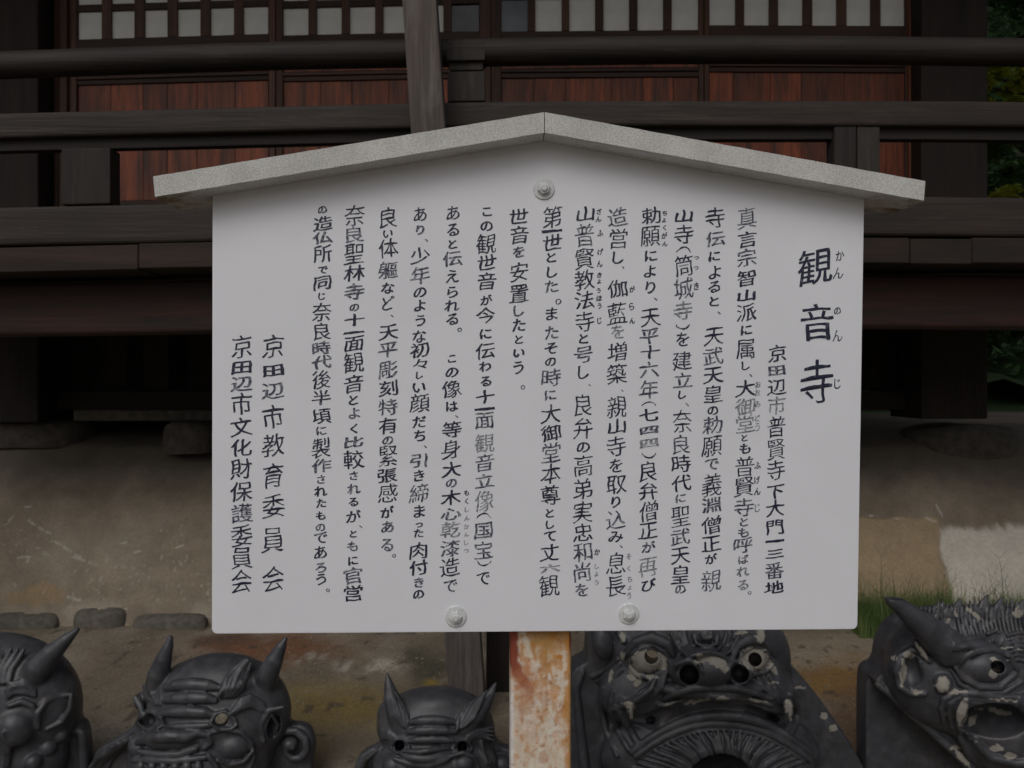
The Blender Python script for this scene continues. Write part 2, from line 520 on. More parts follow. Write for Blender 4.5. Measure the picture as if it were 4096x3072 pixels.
# lime scrapes
def scrape(x0, y0, x1, y1, w_, s=1):
    global C
    ax, ay = pxm - x0 + wxx * .12, pym - y0 + wyy * .12
    dx, dy = x1 - x0, y1 - y0
    t = np.clip((ax * dx + ay * dy) / (dx * dx + dy * dy), 0, 1)
    d = np.hypot(ax - t * dx, ay - t * dy)
    C = lerp(C, (0.46, 0.43, 0.37), sstep(w_ * .62, w_ * .2, d) * sstep(.38, .55, fbm(Xm, Tm, 45, 81)) * s * .8)
for s_ in [(112, 2085, 200, 2130, 11), (205, 2160, 385, 2262, 12), (270, 2215, 385, 2262, 9), (20, 2105, 50, 2065, 9), (100, 2028, 122, 2028, 8),
           (72, 2232, 130, 2226, 10), (105, 2260, 115, 2230, 8), (150, 2190, 175, 2192, 7), (645, 2125, 660, 2150, 11), (690, 2195, 735, 2180, 8),
           (540, 2210, 560, 2206, 10), (670, 2235, 672, 2215, 7), (480, 2175, 505, 2170, 8), (270, 2390, 330, 2400, 14), (3745, 2020, 3768, 2065, 7),
           (3480, 2065, 3600, 2075, 10), (3560, 2075, 3580, 2095, 14), (3700, 2070, 3745, 2085, 12)]:
    scrape(*s_)
fl = sstep(.80, .86, vnoise(Xm * 55, Tm * 55, 90)) * sstep(2000, 2200, pym) * sstep(.5, .65, fbm(Xm, Tm, 4, 91))
C = lerp(C, (0.40, 0.37, 0.31), fl * .5)
cap_l = sstep(2380, 2440, pym) * sstep(.40, .6, fbm(Xm, Tm, 5, 93)) * sstep(900, 800, pxm)
C = lerp(C, (0.34, 0.30, 0.24), cap_l * .6)
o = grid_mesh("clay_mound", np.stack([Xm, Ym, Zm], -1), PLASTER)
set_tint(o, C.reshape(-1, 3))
tag(o, "tan clay plaster mound under the temple hall, fading into shade", None, None, "structure")

# round-topped stones along its foot
def slump_stone(name, x0, x1, top, bot, Yd, mat, seed, depth=0.22, label=None, cat="stone", group=None, flatt=0.6):
    r = np.random.RandomState(seed)
    a = np.linspace(0, 2 * np.pi, 28, endpoint=False)
    c = PX((x0 + x1) / 2, bot, Yd)
    hw = (x1 - x0) / 2 / F * Yd
    hh = (bot - top) / F * Yd + 0.05 - (.035 if Yd < 4.6 else 0)
    wob = 1 + 0.07 * np.sin(2 * a + r.rand() * 6) + 0.05 * np.sin(3 * a + r.rand() * 6)
    v = []; n = len(a); rows = [(1.0, -0.05), (1.01, hh * .45), (0.97, hh * .72), (0.89, hh * .88), (0.74, hh * .965), (0.5, hh * .99), (0.25, hh)]
    for (s, z) in rows:
        for k, t in enumerate(a):
            ct, st = math.cos(t), math.sin(t)
            e = flatt
            ux = math.copysign(abs(ct) ** e, ct); uy = math.copysign(abs(st) ** e, st)
            v.append((c.x + hw * s * wob[k] * ux, c.y + depth / 2 + depth / 2 * s * uy, c.z - 0.05 + z * (1 + .05 * math.sin(2 * t + seed) + .03 * math.sin(5 * t + seed))))
    v.append((c.x, c.y + depth / 2, c.z - .05 + hh))
    f = []
    for i in range(len(rows) - 1):
        for k in range(n): f.append((i * n + k, i * n + (k + 1) % n, (i + 1) * n + (k + 1) % n, (i + 1) * n + k))
    b = (len(rows) - 1) * n
    for k in range(n): f.append((b + k, b + (k + 1) % n, len(v) - 1))
    o = mesh_obj(name, v, f, mat, None, True)
    return tag(o, label, cat, group)
G1 = "edging stones along the foot of the clay mound"
slump_stone("edging_stone", -60, 206, 2445, 2512, 4.50, STONE, 1, label="flat grey edging stone at the far left, behind the cropped horned tile", group=G1, flatt=.45)
slump_stone("edging_stone", 258, 476, 2430, 2516, 4.50, STONE, 2, label="most domed grey edging stone, between the two left horned tiles", group=G1, flatt=.8)
slump_stone("edging_stone", 508, 812, 2450, 2510, 4.50, STONE, 3, label="long low grey edging stone beside the notice board's lower left corner", group=G1, flatt=.6)
slump_stone("edging_stone", 838, 1030, 2462, 2514, 4.50, STONE, 4, label="grey edging stone half hidden by the notice board's lower left corner", group=G1, flatt=.6)

# ------------------------------------------------------------------ temple hall
HY = 5.2
hall = empty("temple_hall", (0, HY, 1.25))
tag(hall, "dark wooden temple hall with sliding lattice doors behind the veranda", "temple hall")

def make_door(panes, bottom, top, stile_l, stile_r, dark=None, seed=0):
    """thing > door > its stiles, bars, papers and boards"""
    d = bpy.data.objects.new("sliding_door", None)
    COL.objects.link(d); d.parent = hall
    xm = (panes[0][0] + panes[-1][1]) / 2
    d.location = Vector(PX(xm, 1000, HY)) - Vector(hall.location)
    r = random.Random(seed)
    yo = HY
    for (a, b) in (stile_l, stile_r):
        qbox("stile", rect(a, -420, b, 1060), yo, 0.045, FRAMEZ, d, 0.003)
    xl, xr = stile_l[1] + .5, stile_r[0] - .5
    # rails
    for (a, b, dep) in ((bottom, bottom + 42, 0.004), (bottom + 150, bottom + 163, -0.004), (bottom + 163, bottom + 186, 0.010), (770, 812, 0.004), (1010, 1060, 0.004)):
        qbox("rail", rect(xl, a, xr, b), yo + dep, 0.034, FRAMEX, d, 0.002)
    for (a, b) in ((top - 27, top), (top - 160, top - 135), (top - 300, top - 275)):
        qbox("lattice_bar", rect(xl, a, xr, b), yo + 0.007, 0.018, FRAMEX, d, 0.002)
    # upright lattice bars between papers
    for i in range(len(panes) - 1):
        qbox("lattice_bar", rect(panes[i][1], -400, panes[i + 1][0], bottom), yo + 0.004, 0.024, FRAMEZ, d, 0.002)
    rows = [(top, bottom), (top - 135, top - 27), (top - 275, top - 160)]
    for i, (a, b) in enumerate(panes):
        for (t, bt) in rows:
            mt = (dark[i] if dark and i in dark else PAPER)
            n_ = "glass_pane" if mt is not PAPER else "paper_pane"
            P = []
            nu = 7
            bl = r.uniform(-.004, .004)
            for u in range(nu):
                row = []
                for v_ in range(nu):
                    fu, fv = u / (nu - 1), v_ / (nu - 1)
                    x = a - 3 + (b - a + 6) * fu; yq = t - 3 + (bt - t + 6) * fv
                    pt = PX(x, yb(x, yq), yo + 0.024)
                    wr = bl * math.sin(math.pi * fu) * math.sin(math.pi * fv) + r.uniform(-.0008, .0008)
                    row.append((pt.x, pt.y + wr, pt.z))
                P.append(row)
            grid_mesh(n_, np.array(P), mt, d, True, True)
    # lower boards
    def boards(y0, y1):
        x = xl
        while x < xr - 8:
            wd = r.uniform(95, 190)
            x2 = min(x + wd, xr)
            if xr - x2 < 45: x2 = xr
            qbox("board", rect(x, y0, x2 - 1.2, y1), yo + 0.022 + r.uniform(0, .003), 0.010, PANELW, d, 0.0015)
            x = x2
    boards(bottom + 42, bottom + 150)
    boards(bottom + 186, 770)
    boards(812, 1010)
    return d

make_door([(319, 406), (444, 537), (576, 669), (708, 801), (840, 935), (972, 1069)], 108, -6, (268, 305), (1074, 1101), seed=1)
make_door([(1134, 1233), (1266, 1366), (1398, 1500), (1532, 1640), (1672, 1773), (1806, 1912)], 116, 4, (1104, 1130), (1918, 1962), dark={5: DARKPANE}, seed=2)
make_door([(2009, 2111), (2141, 2247), (2277, 2381), (2414, 2518), (2550, 2654), (2687, 2791)], 119, -12, (1966, 2005), (2795, 2815), dark={0: BLUEPANE}, seed=3)
make_door([(2841, 2943), (2977, 3078), (3113, 3213), (3250, 3349), (3387, 3485), (3523, 3619)], 100, -20, (2818, 2838), (3622, 3636), seed=4)
qbox("jamb", rect(3637, -500, 3683, 1060), HY - .03, 0.12, JAMB, hall, 0.003)
qbox("jamb", rect(236, -500, 267, 1060), HY - .03, 0.12, FRAMEZ, hall, 0.003)
qbox("side_board", rect(158, -500, 234, 1060), HY + .02, 0.04, FRAMEZ, hall, 0.003)
def round_col(name, x0, x1, ytop, ybot, Yc, mat, parent, nseg=28):
    pc = PX((x0 + x1) / 2, ybot, Yc); r_ = (x1 - x0) / 2 / F * Yc
    zt = PX(0, ytop, Yc).z
    v, f = [], []
    for z in (pc.z, zt):
        for k in range(nseg):
            a = k * 2 * math.pi / nseg
            v.append((pc.x + r_ * math.cos(a), Yc + r_ + r_ * math.sin(a), z))
    for k in range(nseg):
        f.append((k, (k + 1) % nseg, nseg + (k + 1) % nseg, nseg + k))
    f.append(tuple(range(nseg))[::-1]); f.append(tuple(range(nseg, 2 * nseg)))
    return mesh_obj(name, v, f, mat, parent, True)
# square corner column with chamfers, and the left one
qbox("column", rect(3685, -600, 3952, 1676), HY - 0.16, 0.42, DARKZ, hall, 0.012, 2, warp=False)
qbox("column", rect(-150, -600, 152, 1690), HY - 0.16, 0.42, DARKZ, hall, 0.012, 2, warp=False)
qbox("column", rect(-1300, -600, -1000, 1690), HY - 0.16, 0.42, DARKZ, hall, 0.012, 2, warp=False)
# wall left of the doors, side wall, floor, lintel
qbox("wall_board", rect(-1000, -600, -151, 1060), HY + .05, 0.03, FRAMEZ, hall, 0.003)
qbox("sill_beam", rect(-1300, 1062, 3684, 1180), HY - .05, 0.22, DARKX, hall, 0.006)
cr = PX(3952, 1000, HY - .16)
wbox("side_wall", cr.x - .12, cr.x - .06, HY + .27, 9.4, 2.0, 6.2, DARKZ, hall)
wbox("back_wall", -7.0, cr.x - .06, 9.4, 9.46, 2.0, 6.2, DARKZ, hall)
wbox("floor", -7.0, cr.x - .12, HY + .17, 9.4, 1.94, 2.0, DARKX, hall)
# boards closing the space below the floor, with gaps between them
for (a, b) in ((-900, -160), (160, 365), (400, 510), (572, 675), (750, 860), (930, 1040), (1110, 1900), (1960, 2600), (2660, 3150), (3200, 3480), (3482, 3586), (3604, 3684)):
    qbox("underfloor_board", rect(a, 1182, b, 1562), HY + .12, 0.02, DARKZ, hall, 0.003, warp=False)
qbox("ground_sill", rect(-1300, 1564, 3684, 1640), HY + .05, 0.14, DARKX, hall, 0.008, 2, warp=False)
# back half of the underfloor space, leaving the right end open
wbox("underfloor_wall", -7.0, 1.9, 8.6, 8.63, 1.1, 1.94, DARKZ, hall)
# eaves: rafters and soffit boards above the picture
zr = 5.35
for i in range(34):
    x = -6.6 + i * 0.34
    v = [(x - .045, 2.55, zr - .02), (x + .045, 2.55, zr - .02), (x + .045, 2.55, zr - .13), (x - .045, 2.55, zr - .13),
         (x - .045, 5.5, zr + .9), (x + .045, 5.5, zr + .9), (x + .045, 5.5, zr + .79), (x - .045, 5.5, zr + .79)]
    fixn(mesh_obj("rafter", v, BOXF, ROOFT, hall))
def slab(name, y0, z0, y1, z1, th, mat, parent):
    v = [(-7.2, y0, z0), (5.4, y0, z0), (5.4, y0, z0 + th), (-7.2, y0, z0 + th), (-7.2, y1, z1), (5.4, y1, z1), (5.4, y1, z1 + th), (-7.2, y1, z1 + th)]
    return fixn(mesh_obj(name, v, BOXF, mat, parent))
slab("soffit", 2.5, zr - .012, 5.5, zr + .908, .03, ROOFT, hall)
slab("roof", 2.4, zr + .03, 7.6, zr + 2.2, .18, flat("roof_tile", (0.09, 0.09, 0.095), .6, .2, 12), hall)
wbox("wall_plate", -7.0, cr.x, HY + .0, HY + .16, 5.3, 6.2, DARKX, hall)

# plinth stones
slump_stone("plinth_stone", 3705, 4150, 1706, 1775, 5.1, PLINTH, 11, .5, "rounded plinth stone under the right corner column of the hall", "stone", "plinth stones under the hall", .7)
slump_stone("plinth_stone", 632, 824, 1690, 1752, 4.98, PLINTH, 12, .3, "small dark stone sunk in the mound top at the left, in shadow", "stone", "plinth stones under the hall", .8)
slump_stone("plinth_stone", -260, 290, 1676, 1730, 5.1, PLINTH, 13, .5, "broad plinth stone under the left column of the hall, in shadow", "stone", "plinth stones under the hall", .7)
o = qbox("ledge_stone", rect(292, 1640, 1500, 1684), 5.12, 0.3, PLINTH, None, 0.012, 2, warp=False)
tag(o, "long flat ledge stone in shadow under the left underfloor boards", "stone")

# ------------------------------------------------------------------ veranda
VY = 3.7
ver = empty("veranda", (0, VY, 0.1))
tag(ver, "dark timber veranda with three railing beams in front of the hall doors", "veranda")
XS = list(range(-1100, 5301, 160))
def rail(name, y0, y1, Y, depth, mat, roundf):
    pts = []
    for px in XS:
        a = PX(px, yb(px, y0), Y); b = PX(px, yb(px, y1), Y)
        jit = math.sin(px * .0031 + y0) * .002
        pts.append(((a.x), Y + depth / 2, (a.z + b.z) / 2 + jit, (a.z - b.z)))
    prof = []
    n = 20
    dr = depth / (pts[10][3])
    for k in range(n):
        t = 2 * math.pi * k / n + math.pi / n
        c, s = math.cos(t), math.sin(t)
        prof.append((.5 * dr * math.copysign(abs(c) ** roundf, c), .5 * math.copysign(abs(s) ** roundf, s)))
    return sweep(name, pts, prof, mat, ver, roundf > .5)
rail("handrail", 124, 233, VY, .125, RAIL, 1.0)
rail("middle_rail", 398, 502, VY + .01, .10, RAIL, .3)
rail("under_rail", 505, 556, VY + .045, .05, DARKX, .12)
rail("base_rail", 782, 944, VY - .01, .16, RAIL, .22)
# struts between the rails
def strut(x0, x1, y0, y1, Y, th, mat, nm="strut"):
    return qbox(nm, rect(x0, y0, x1, y1), Y, th, mat, ver, 0.006, 2)
strut(1787, 1940, 150, 232, VY + .0, .11, RAILZ, "saddle_block")
strut(1797, 1932, 236, 272, VY + .02, .08, RAILZ, "strut_neck")
strut(1790, 1940, 276, 396, VY + .01, .09, RAILZ)
strut(245, 440, 552, 780, VY + .02, .10, RAILZ)
strut(3338, 3426, 504, 780, VY + .02, .10, RAILZ)
strut(3430, 3520, 504, 780, VY + .022, .10, RAILZ)
strut(-900, -740, 150, 396, VY + .01, .1, RAILZ)
strut(4420, 4560, 150, 396, VY + .01, .1, RAILZ)
# floor boards, butt ends seen under the base rail, each running back to the hall
r = random.Random(12)
seams = [-1100, -300, 553, 1020, 1260, 1500, 1730, 1970, 2200, 2440, 2680, 2930, 3160, 3400, 3640, 3890, 4360, 4600, 4850, 5100]
for i in range(len(seams) - 1):
    a, b = seams[i], seams[i + 1]
    j = r.uniform(-3, 3)
    qbox("floor_board", [(a + 1.5, 949 + j), (b - 1.5, 949 + j), (b - 1.5, 1050 + j), (a + 1.5, 1050 + j)], VY - .035 + r.uniform(-.006, .006), 1.45, ENDG, ver, 0.004)
rail("edge_beam", 1096, 1310, VY + .16, .16, REDX, .18)
rail("inner_beam", 1060, 1150, VY + .9, .12, DARKX, .18)
def vpost(px0, px1, ytop, ybot, Y, th, mat):
    return qbox("post", rect(px0, ytop, px1, ybot), Y, th, mat, ver, 0.008, 2)
qbox("post", rect(1945, 1300, 2040, 2800), 3.75, .11, DARKZ, ver, 0.006, 2, warp=False)
qbox("post", rect(-820, 1300, -660, 2800), 3.75, .12, DARKZ, ver, 0.006, 2, warp=False)
qbox("post", rect(4520, 1300, 4640, 2800), 3.75, .12, DARKZ, ver, 0.006, 2, warp=False)

# leaning prop in front of the veranda
q = [(1606, 4 - 500), (1741, -500), (1931, 2840), (1786, 2840)]
q = [(1571, -560), (1706, -560), (1942, 2860), (1799, 2860)]
o = qbox("prop_post", q, 3.48, .13, GREYZ, None, 0.008, 2, warp=False)
tag(o, "weathered grey prop post leaning slightly in front of the veranda rails", "post")

# ------------------------------------------------------------------ notice board
D0 = 1.48
yaw, lean = R(1.2), R(0.9)
U = Vector((math.cos(yaw), math.sin(yaw), 0))
Vv = Vector((0, -math.sin(lean), math.cos(lean)))
Nn = U.cross(Vv).normalized()          # towards the camera (-Y)
Vv = Nn.cross(U).normalized()
if Nn.y > 0: Nn = -Nn
P0 = PX(2163, 1536, D0)
eye = Vector((0, 0, CH))
def SP(px, py, depth=0.0):
    """photo pixel -> (u, v) on the board's plane, depth behind the panel face"""
    d = PX(px, py, 1.0) - eye
    p0 = P0 - Nn * depth
    t = (p0 - eye).dot(Nn) / d.dot(Nn)
    p = eye + d * t
    q_ = p - p0
    return (q_.dot(U), q_.dot(Vv))
# the board's own frame: x = U, y = away from the camera, z = up the board
zbase = -(P0.z) / Vv.z                 # v of the ground
base = P0 + Vv * zbase
board = empty("notice_board", base)
board.rotation_euler = Matrix((U, -Nn, Vv)).transposed().to_euler()
tag(board, "white notice board with handwritten black Japanese text under a gabled cap, on a rusty post", "notice board")
def bpart(name, verts, faces, mat, parent=board, smooth=False):
    """verts in board coordinates (u, depth, v)"""
    m = bpy.data.meshes.new(name)
    m.from_pydata([(a, b, c - zbase) for a, b, c in verts], [], [tuple(f) for f in faces])
    m.update()
    if mat: m.materials.append(mat)
    if smooth: m.polygons.foreach_set("use_smooth", [True] * len(m.polygons))
    o = bpy.data.objects.new(name, m)
    return link(o, parent)
def prism(name, poly, y0, y1, mat, bev=0.0, seg=2):
    n = len(poly)
    v = [(a, y0, b) for a, b in poly] + [(a, y1, b) for a, b in poly]
    f = [tuple(range(n)), tuple(range(n, 2 * n))[::-1]] + [(i, i + n, (i + 1) % n + n, (i + 1) % n) for i in range(n)]
    o = bpart(name, v, f, mat)
    bm = bmesh.new(); bm.from_mesh(o.data)
    bmesh.ops.recalc_face_normals(bm, faces=bm.faces)
    if bev: bmesh.ops.bevel(bm, geom=bm.edges[:], offset=bev, segments=seg, profile=.6, affect='EDGES')
    bm.to_mesh(o.data); bm.free()
    return o
poly = [SP(850, 815)]
for (cx, cy, a0, a1) in ((847, 2535, 180, 270), (3430, 2517, 270, 360)):
    rr_ = 22
    ccx = cx + rr_ if a0 == 180 else cx - rr_
    for k in range(7):
        a = R(a0 + (a1 - a0) * k / 6)
        poly.append(SP(ccx + rr_ * math.cos(a), cy - rr_ - rr_ * math.sin(a)))
poly += [SP(3457, 830), SP(2178, 530)]
poly[-1] = (poly[-1][0], poly[-1][1] + .005)
poly[0] = (poly[0][0], SP(850, 770)[1] + .003); poly[-2] = (poly[-2][0], SP(3457, 785)[1] + .003)
prism("panel", poly, 0, .022, PANELWHITE, .0012)
# the two gabled cap boards
cz0, cz1 = -.052, .072
apx = SP(2178, 446, cz0); apb = SP(2178, 533, cz0)
l0, l1 = SP(612, 703, cz0), SP(620, 790, cz0)
r0, r1 = SP(3702, 722, cz0), SP(3695, 805, cz0)
g = .0007
def capboard(pts, side):
    # finely divided so that the worn ends can carry a stain
    nseg = 40
    (tx0, tz0), (tx1, tz1), (bx1, bz1), (bx0, bz0) = pts
    v, f = [], []
    ns = [0, .004 / (cz1 - cz0), .5, 1 - .004 / (cz1 - cz0), 1]
    prof = []
    ring = [(0, .03), (.03, 0), (.5, 0), (.97, 0), (1, .03), (1, .5), (1, .97), (.97, 1), (.5, 1), (.03, 1), (0, .97), (0, .5)]
    for i in range(nseg + 1):
        t = i / nseg
        ax, az = tx0 + (tx1 - tx0) * t, tz0 + (tz1 - tz0) * t
        bx, bz = bx0 + (bx1 - bx0) * t, bz0 + (bz1 - bz0) * t
        for (d, h) in ring:
            e = 0.0006 * math.sin(i * 1.7 + d * 9) * (0 < i < nseg)
            v.append((ax + (bx - ax) * h, cz0 + (cz1 - cz0) * d, az + (bz - az) * h + e * .4))
    n = len(ring)
    for i in range(nseg):
        for k in range(n):
            f.append((i * n + k, i * n + (k + 1) % n, (i + 1) * n + (k + 1) % n, (i + 1) * n + k))
    f.append(tuple(range(n))); f.append(tuple(range(nseg * n, nseg * n + n))[::-1])
    o = bpart("cap_board", v, f, CAPM)
    fixn(o)
    a = o.data.attributes.new("stain", 'FLOAT', 'POINT')
    a.data.foreach_set("value", [max(0.0, 1 - (i // n) / nseg * 5.5) for i in range(len(v) )])
    return o
capboard([l0, (apx[0] - g, apx[1]), (apb[0] - g, apb[1]), l1], 'l')
capboard([r0, (apx[0] + g, apx[1]), (apb[0] + g, apb[1]), r1], 'r')

# rusty post
pu0, pu1 = SP(2041, 2540, .024)[0], SP(2285, 2540, .024)[0]
def post_mesh():
    hw = (pu1 - pu0) / 2; cu = (pu0 + pu1) / 2; dep = hw * 2; rad = .007
    ring = []
    def seg_(x0, y0, x1, y1, n):
        for k in range(n):
            ring.append((x0 + (x1 - x0) * k / n, y0 + (y1 - y0) * k / n))
    def arc(cx, cy, a0):
        for k in range(5):
            a = R(a0 + 90 * k / 5)
            ring.append((cx + rad * math.cos(a), cy + rad * math.sin(a)))
    seg_(-hw + rad, 0, hw - rad, 0, 44); arc(hw - rad, rad, -90)
    seg_(hw, rad, hw, dep - rad, 14); arc(hw - rad, dep - rad, 0)
    seg_(hw - rad, dep, -hw + rad, dep, 14); arc(-hw + rad, dep - rad, 90)
    seg_(-hw, dep - rad, -hw, rad, 14); arc(-hw + rad, rad, 180)
    zs = np.r_[np.linspace(zbase - .05, -.78, 20), np.arange(-.775, -.42, .0028), np.linspace(-.41, .38, 12)]
    v = [(cu + a, .024 + b, z) for z in zs for a, b in ring]
    n = len(ring)
    f = [(i * n + k, i * n + (k + 1) % n, (i + 1) * n + (k + 1) % n, (i + 1) * n + k) for i in range(len(zs) - 1) for k in range(n)]
    f.append(tuple(range(n))[::-1]); f.append(tuple(range((len(zs) - 1) * n, len(zs) * n)))
    o = bpart("post", v, f, RUSTM, smooth=True)
    fixn(o)
    V = np.array(v)
    x = (V[:, 0] - cu) / hw                 # -1..1
    ztop = SP(2160, 2535, .024)[1]
    d = (ztop - V[:, 2])                    # metres below the panel's lower edge
    side = V[:, 1]
    n1 = fbm(V[:, 0] + side, V[:, 2], 34, 101, 6)
    n2 = fbm(V[:, 0] + side, V[:, 2] * .45, 95, 105, 5)
    n3 = fbm(V[:, 0] + side, V[:, 2], 110, 109, 4)
    c = np.ones((len(v), 3)) * np.array([.76, .66, .54])
    c = lerp(c, (.80, .76, .68), sstep(.45, .65, n1))
    peach = sstep(.45, .65, n3) * .6
    c = lerp(c, (.62, .33, .15), peach * 1.4 * sstep(.33, .0, d + (n1 - .5) * .5))
    c = lerp(c, (.60, .28, .09), sstep(.50, .66, n2) * (.12 + .7 * sstep(.22, .04, d) + .45 * sstep(.1, .9, x)) )
    c = lerp(c, (.55, .24, .08), sstep(.60, .68, n1) * .5)
    # right edge run
    er = sstep(.70, .92, x + (n1 - .5) * .8)
    c = lerp(c, (.56, .26, .06), er * .85)
    # orange stain under the board
    top = sstep(.095, .0, d + np.abs(x - .15) * .07 + (n1 - .5) * .05)
    c = lerp(c, (.50, .25, .05), np.clip(top * 1.5, 0, 1) * .85)
    # white run between
    wl = sstep(.10, .04, np.abs(x + .55 - d * 5.5)) * sstep(.10, .06, d)
    c = lerp(c, (.78, .70, .58), wl * .8)
    # dark red run down the left edge, swinging inwards
    cx_ = np.where(d < .05, -.93, -.93 + (d - .05) * 9)
    rd = sstep(.24, .10, np.abs(x - cx_ + (n1 - .5) * .35)) * sstep(.135, .08, d + (n3 - .5) * .08)
    c = lerp(c, (.26, .055, .03), rd)
    halo = sstep(.5, .1, np.abs(x + .55 + (n1 - .5) * .4)) * sstep(.22, .08, d + (n1 - .5) * .12) * sstep(.04, .08, d)
    c = lerp(c, (.50, .20, .10), halo * .6)
    rr2 = sstep(.90, .97, x) * sstep(.05, .02, d)
    c = lerp(c, (.22, .04, .03), rr2)
    lm = sstep(-.85, -.93, x) * sstep(.09, .12, d)
    c = lerp(c, (.78, .76, .74), lm * .9)
    sc_ = sstep(.68, .74, n3) * sstep(.2, .5, n1)
    c = lerp(c, (.40, .15, .05), sc_ * .6)
    set_tint(o, c)
    return o
post_mesh()

# bolts: washer and hexagon nut
def bolt(px, py, rpx, rot):
    u, v = SP(px, py)
    b = bpy.data.objects.new("bolt", None); link(b, board)
    b.location = (u, 0, v - zbase)
    s = rpx * D0 / F
    def lathe(name, prof, n, rot=0, flat_=False):
        vv, ff = [], []
        for (r_, y) in prof:
            for k in range(n):
                a = rot + 2 * math.pi * k / n
                vv.append((r_ * math.cos(a), y, r_ * math.sin(a)))
        for i in range(len(prof) - 1):
            for k in range(n): ff.append((i * n + k, (i + 1) * n + k, (i + 1) * n + (k + 1) % n, i * n + (k + 1) % n))
        ff.append(tuple(range((len(prof) - 1) * n, len(prof) * n)))
        m = bpy.data.meshes.new(name); m.from_pydata(vv, [], ff); m.materials.append(BOLT); m.update()
        o = bpy.data.objects.new(name, m); link(o, b); fixn(o)
        return o
    w_ = lathe("washer", [(s, .001), (s, -.0018), (s * .94, -.0026), (s * .5, -.0030), (s * .3, -.003)], 40)
    lathe("hex_nut", [(s * .60, -.0025), (s * .60, -.0085), (s * .52, -.0105), (s * .50, -.0108)], 6, rot)
    lathe("bolt_end", [(s * .34, -.0105), (s * .34, -.0125), (s * .26, -.0140)], 20, rot)
bolt(2175, 756, 43, .3)
bolt(1823, 2466, 43, .15)
bolt(2514, 2455, 42, .5)

# ------------------------------------------------------------------ lettering
def ink(name, lo, hi, base):
    m, n, l, bs = newmat(name)
    v = coords(n, l, (1, 1, 1), False)
    a = noise(n, l, v, 150, 5, 0.7)
    mr = n.new("ShaderNodeMapRange"); mr.inputs[1].default_value = lo; mr.inputs[2].default_value = hi
    l.new(a, mr.inputs[0])
    c = mix(n, l, mr.outputs[0], base, (0.46, 0.47, 0.52))
    l.new(c, bs.inputs["Base Color"])
    bs.inputs["Roughness"].default_value = .5
    return m
INKS = {0: ink("brushed_ink", .56, .85, (0.016, 0.020, 0.050)),
        1: ink("worn_ink", .46, .68, (0.028, 0.034, 0.075)),
        2: ink("faded_ink", .40, .60, (0.10, 0.11, 0.14))}
GC = {}
def glyph(ch, off):
    """outline of one character, its strokes swollen and thinned like a brush's"""
    if ch in GC:
        base = GC[ch]
    else:
        c = bpy.data.curves.new("glyph", 'FONT')
        c.body = ch; c.size = 1; c.resolution_u = 3
        o = bpy.data.objects.new("glyph", c)
        COL.objects.link(o)
        bpy.context.view_layer.update()
        bm = bmesh.new(); bm.from_mesh(o.to_mesh()); o.to_mesh_clear()
        bpy.data.objects.remove(o); bpy.data.curves.remove(c)
        bmesh.ops.remove_doubles(bm, verts=bm.verts, dist=1e-5)
        be = [e for e in bm.edges if len(e.link_faces) == 1]
        for cuts, lo, hi in ((5, .35, 9), (3, .18, .35), (1, .1, .18)):
            sel = [e for e in be if e.is_valid and lo <= e.calc_length() < hi]
            bmesh.ops.subdivide_edges(bm, edges=sel, cuts=cuts, use_grid_fill=False)
            be = [e for e in bm.edges if len(e.link_faces) == 1]
        bm.verts.index_update()
        V = np.array([tuple(q_.co)[:2] for q_ in bm.verts])
        N = np.zeros_like(V)
        for e in bm.edges:
            if len(e.link_faces) != 1: continue
            a, b = e.verts[0], e.verts[1]
            d = V[b.index] - V[a.index]
            L = np.hypot(*d) + 1e-9
            n_ = np.array([d[1], -d[0]]) / L
            f_ = e.link_faces[0].calc_center_median()
            m_ = (V[a.index] + V[b.index]) / 2
            if (np.array([f_.x, f_.y]) - m_) @ n_ > 0: n_ = -n_
            N[a.index] += n_; N[b.index] += n_
        N /= np.maximum(np.linalg.norm(N, axis=1), 1e-6)[:, None]
        F_ = [tuple(q_.index for q_ in f_.verts) for f_ in bm.faces]
        bm.free()
        base = GC[ch] = (V, N, F_)
    V, N, F_ = base
    sd_ = rng.randrange(1000)
    w1 = vnoise(V[:, 0] * 5 + 3, V[:, 1] * 5 + 3, sd_) - .5
    w2 = vnoise(V[:, 0] * 11 + 3, V[:, 1] * 11 + 3, sd_ + 1) - .5
    amt = w1 * .022 + w2 * .014
    out = V.copy()
    out[:, 0] += N[:, 0] * (amt + off + .004)
    out[:, 1] += N[:, 1] * (amt + off - .007)
    return out, F_

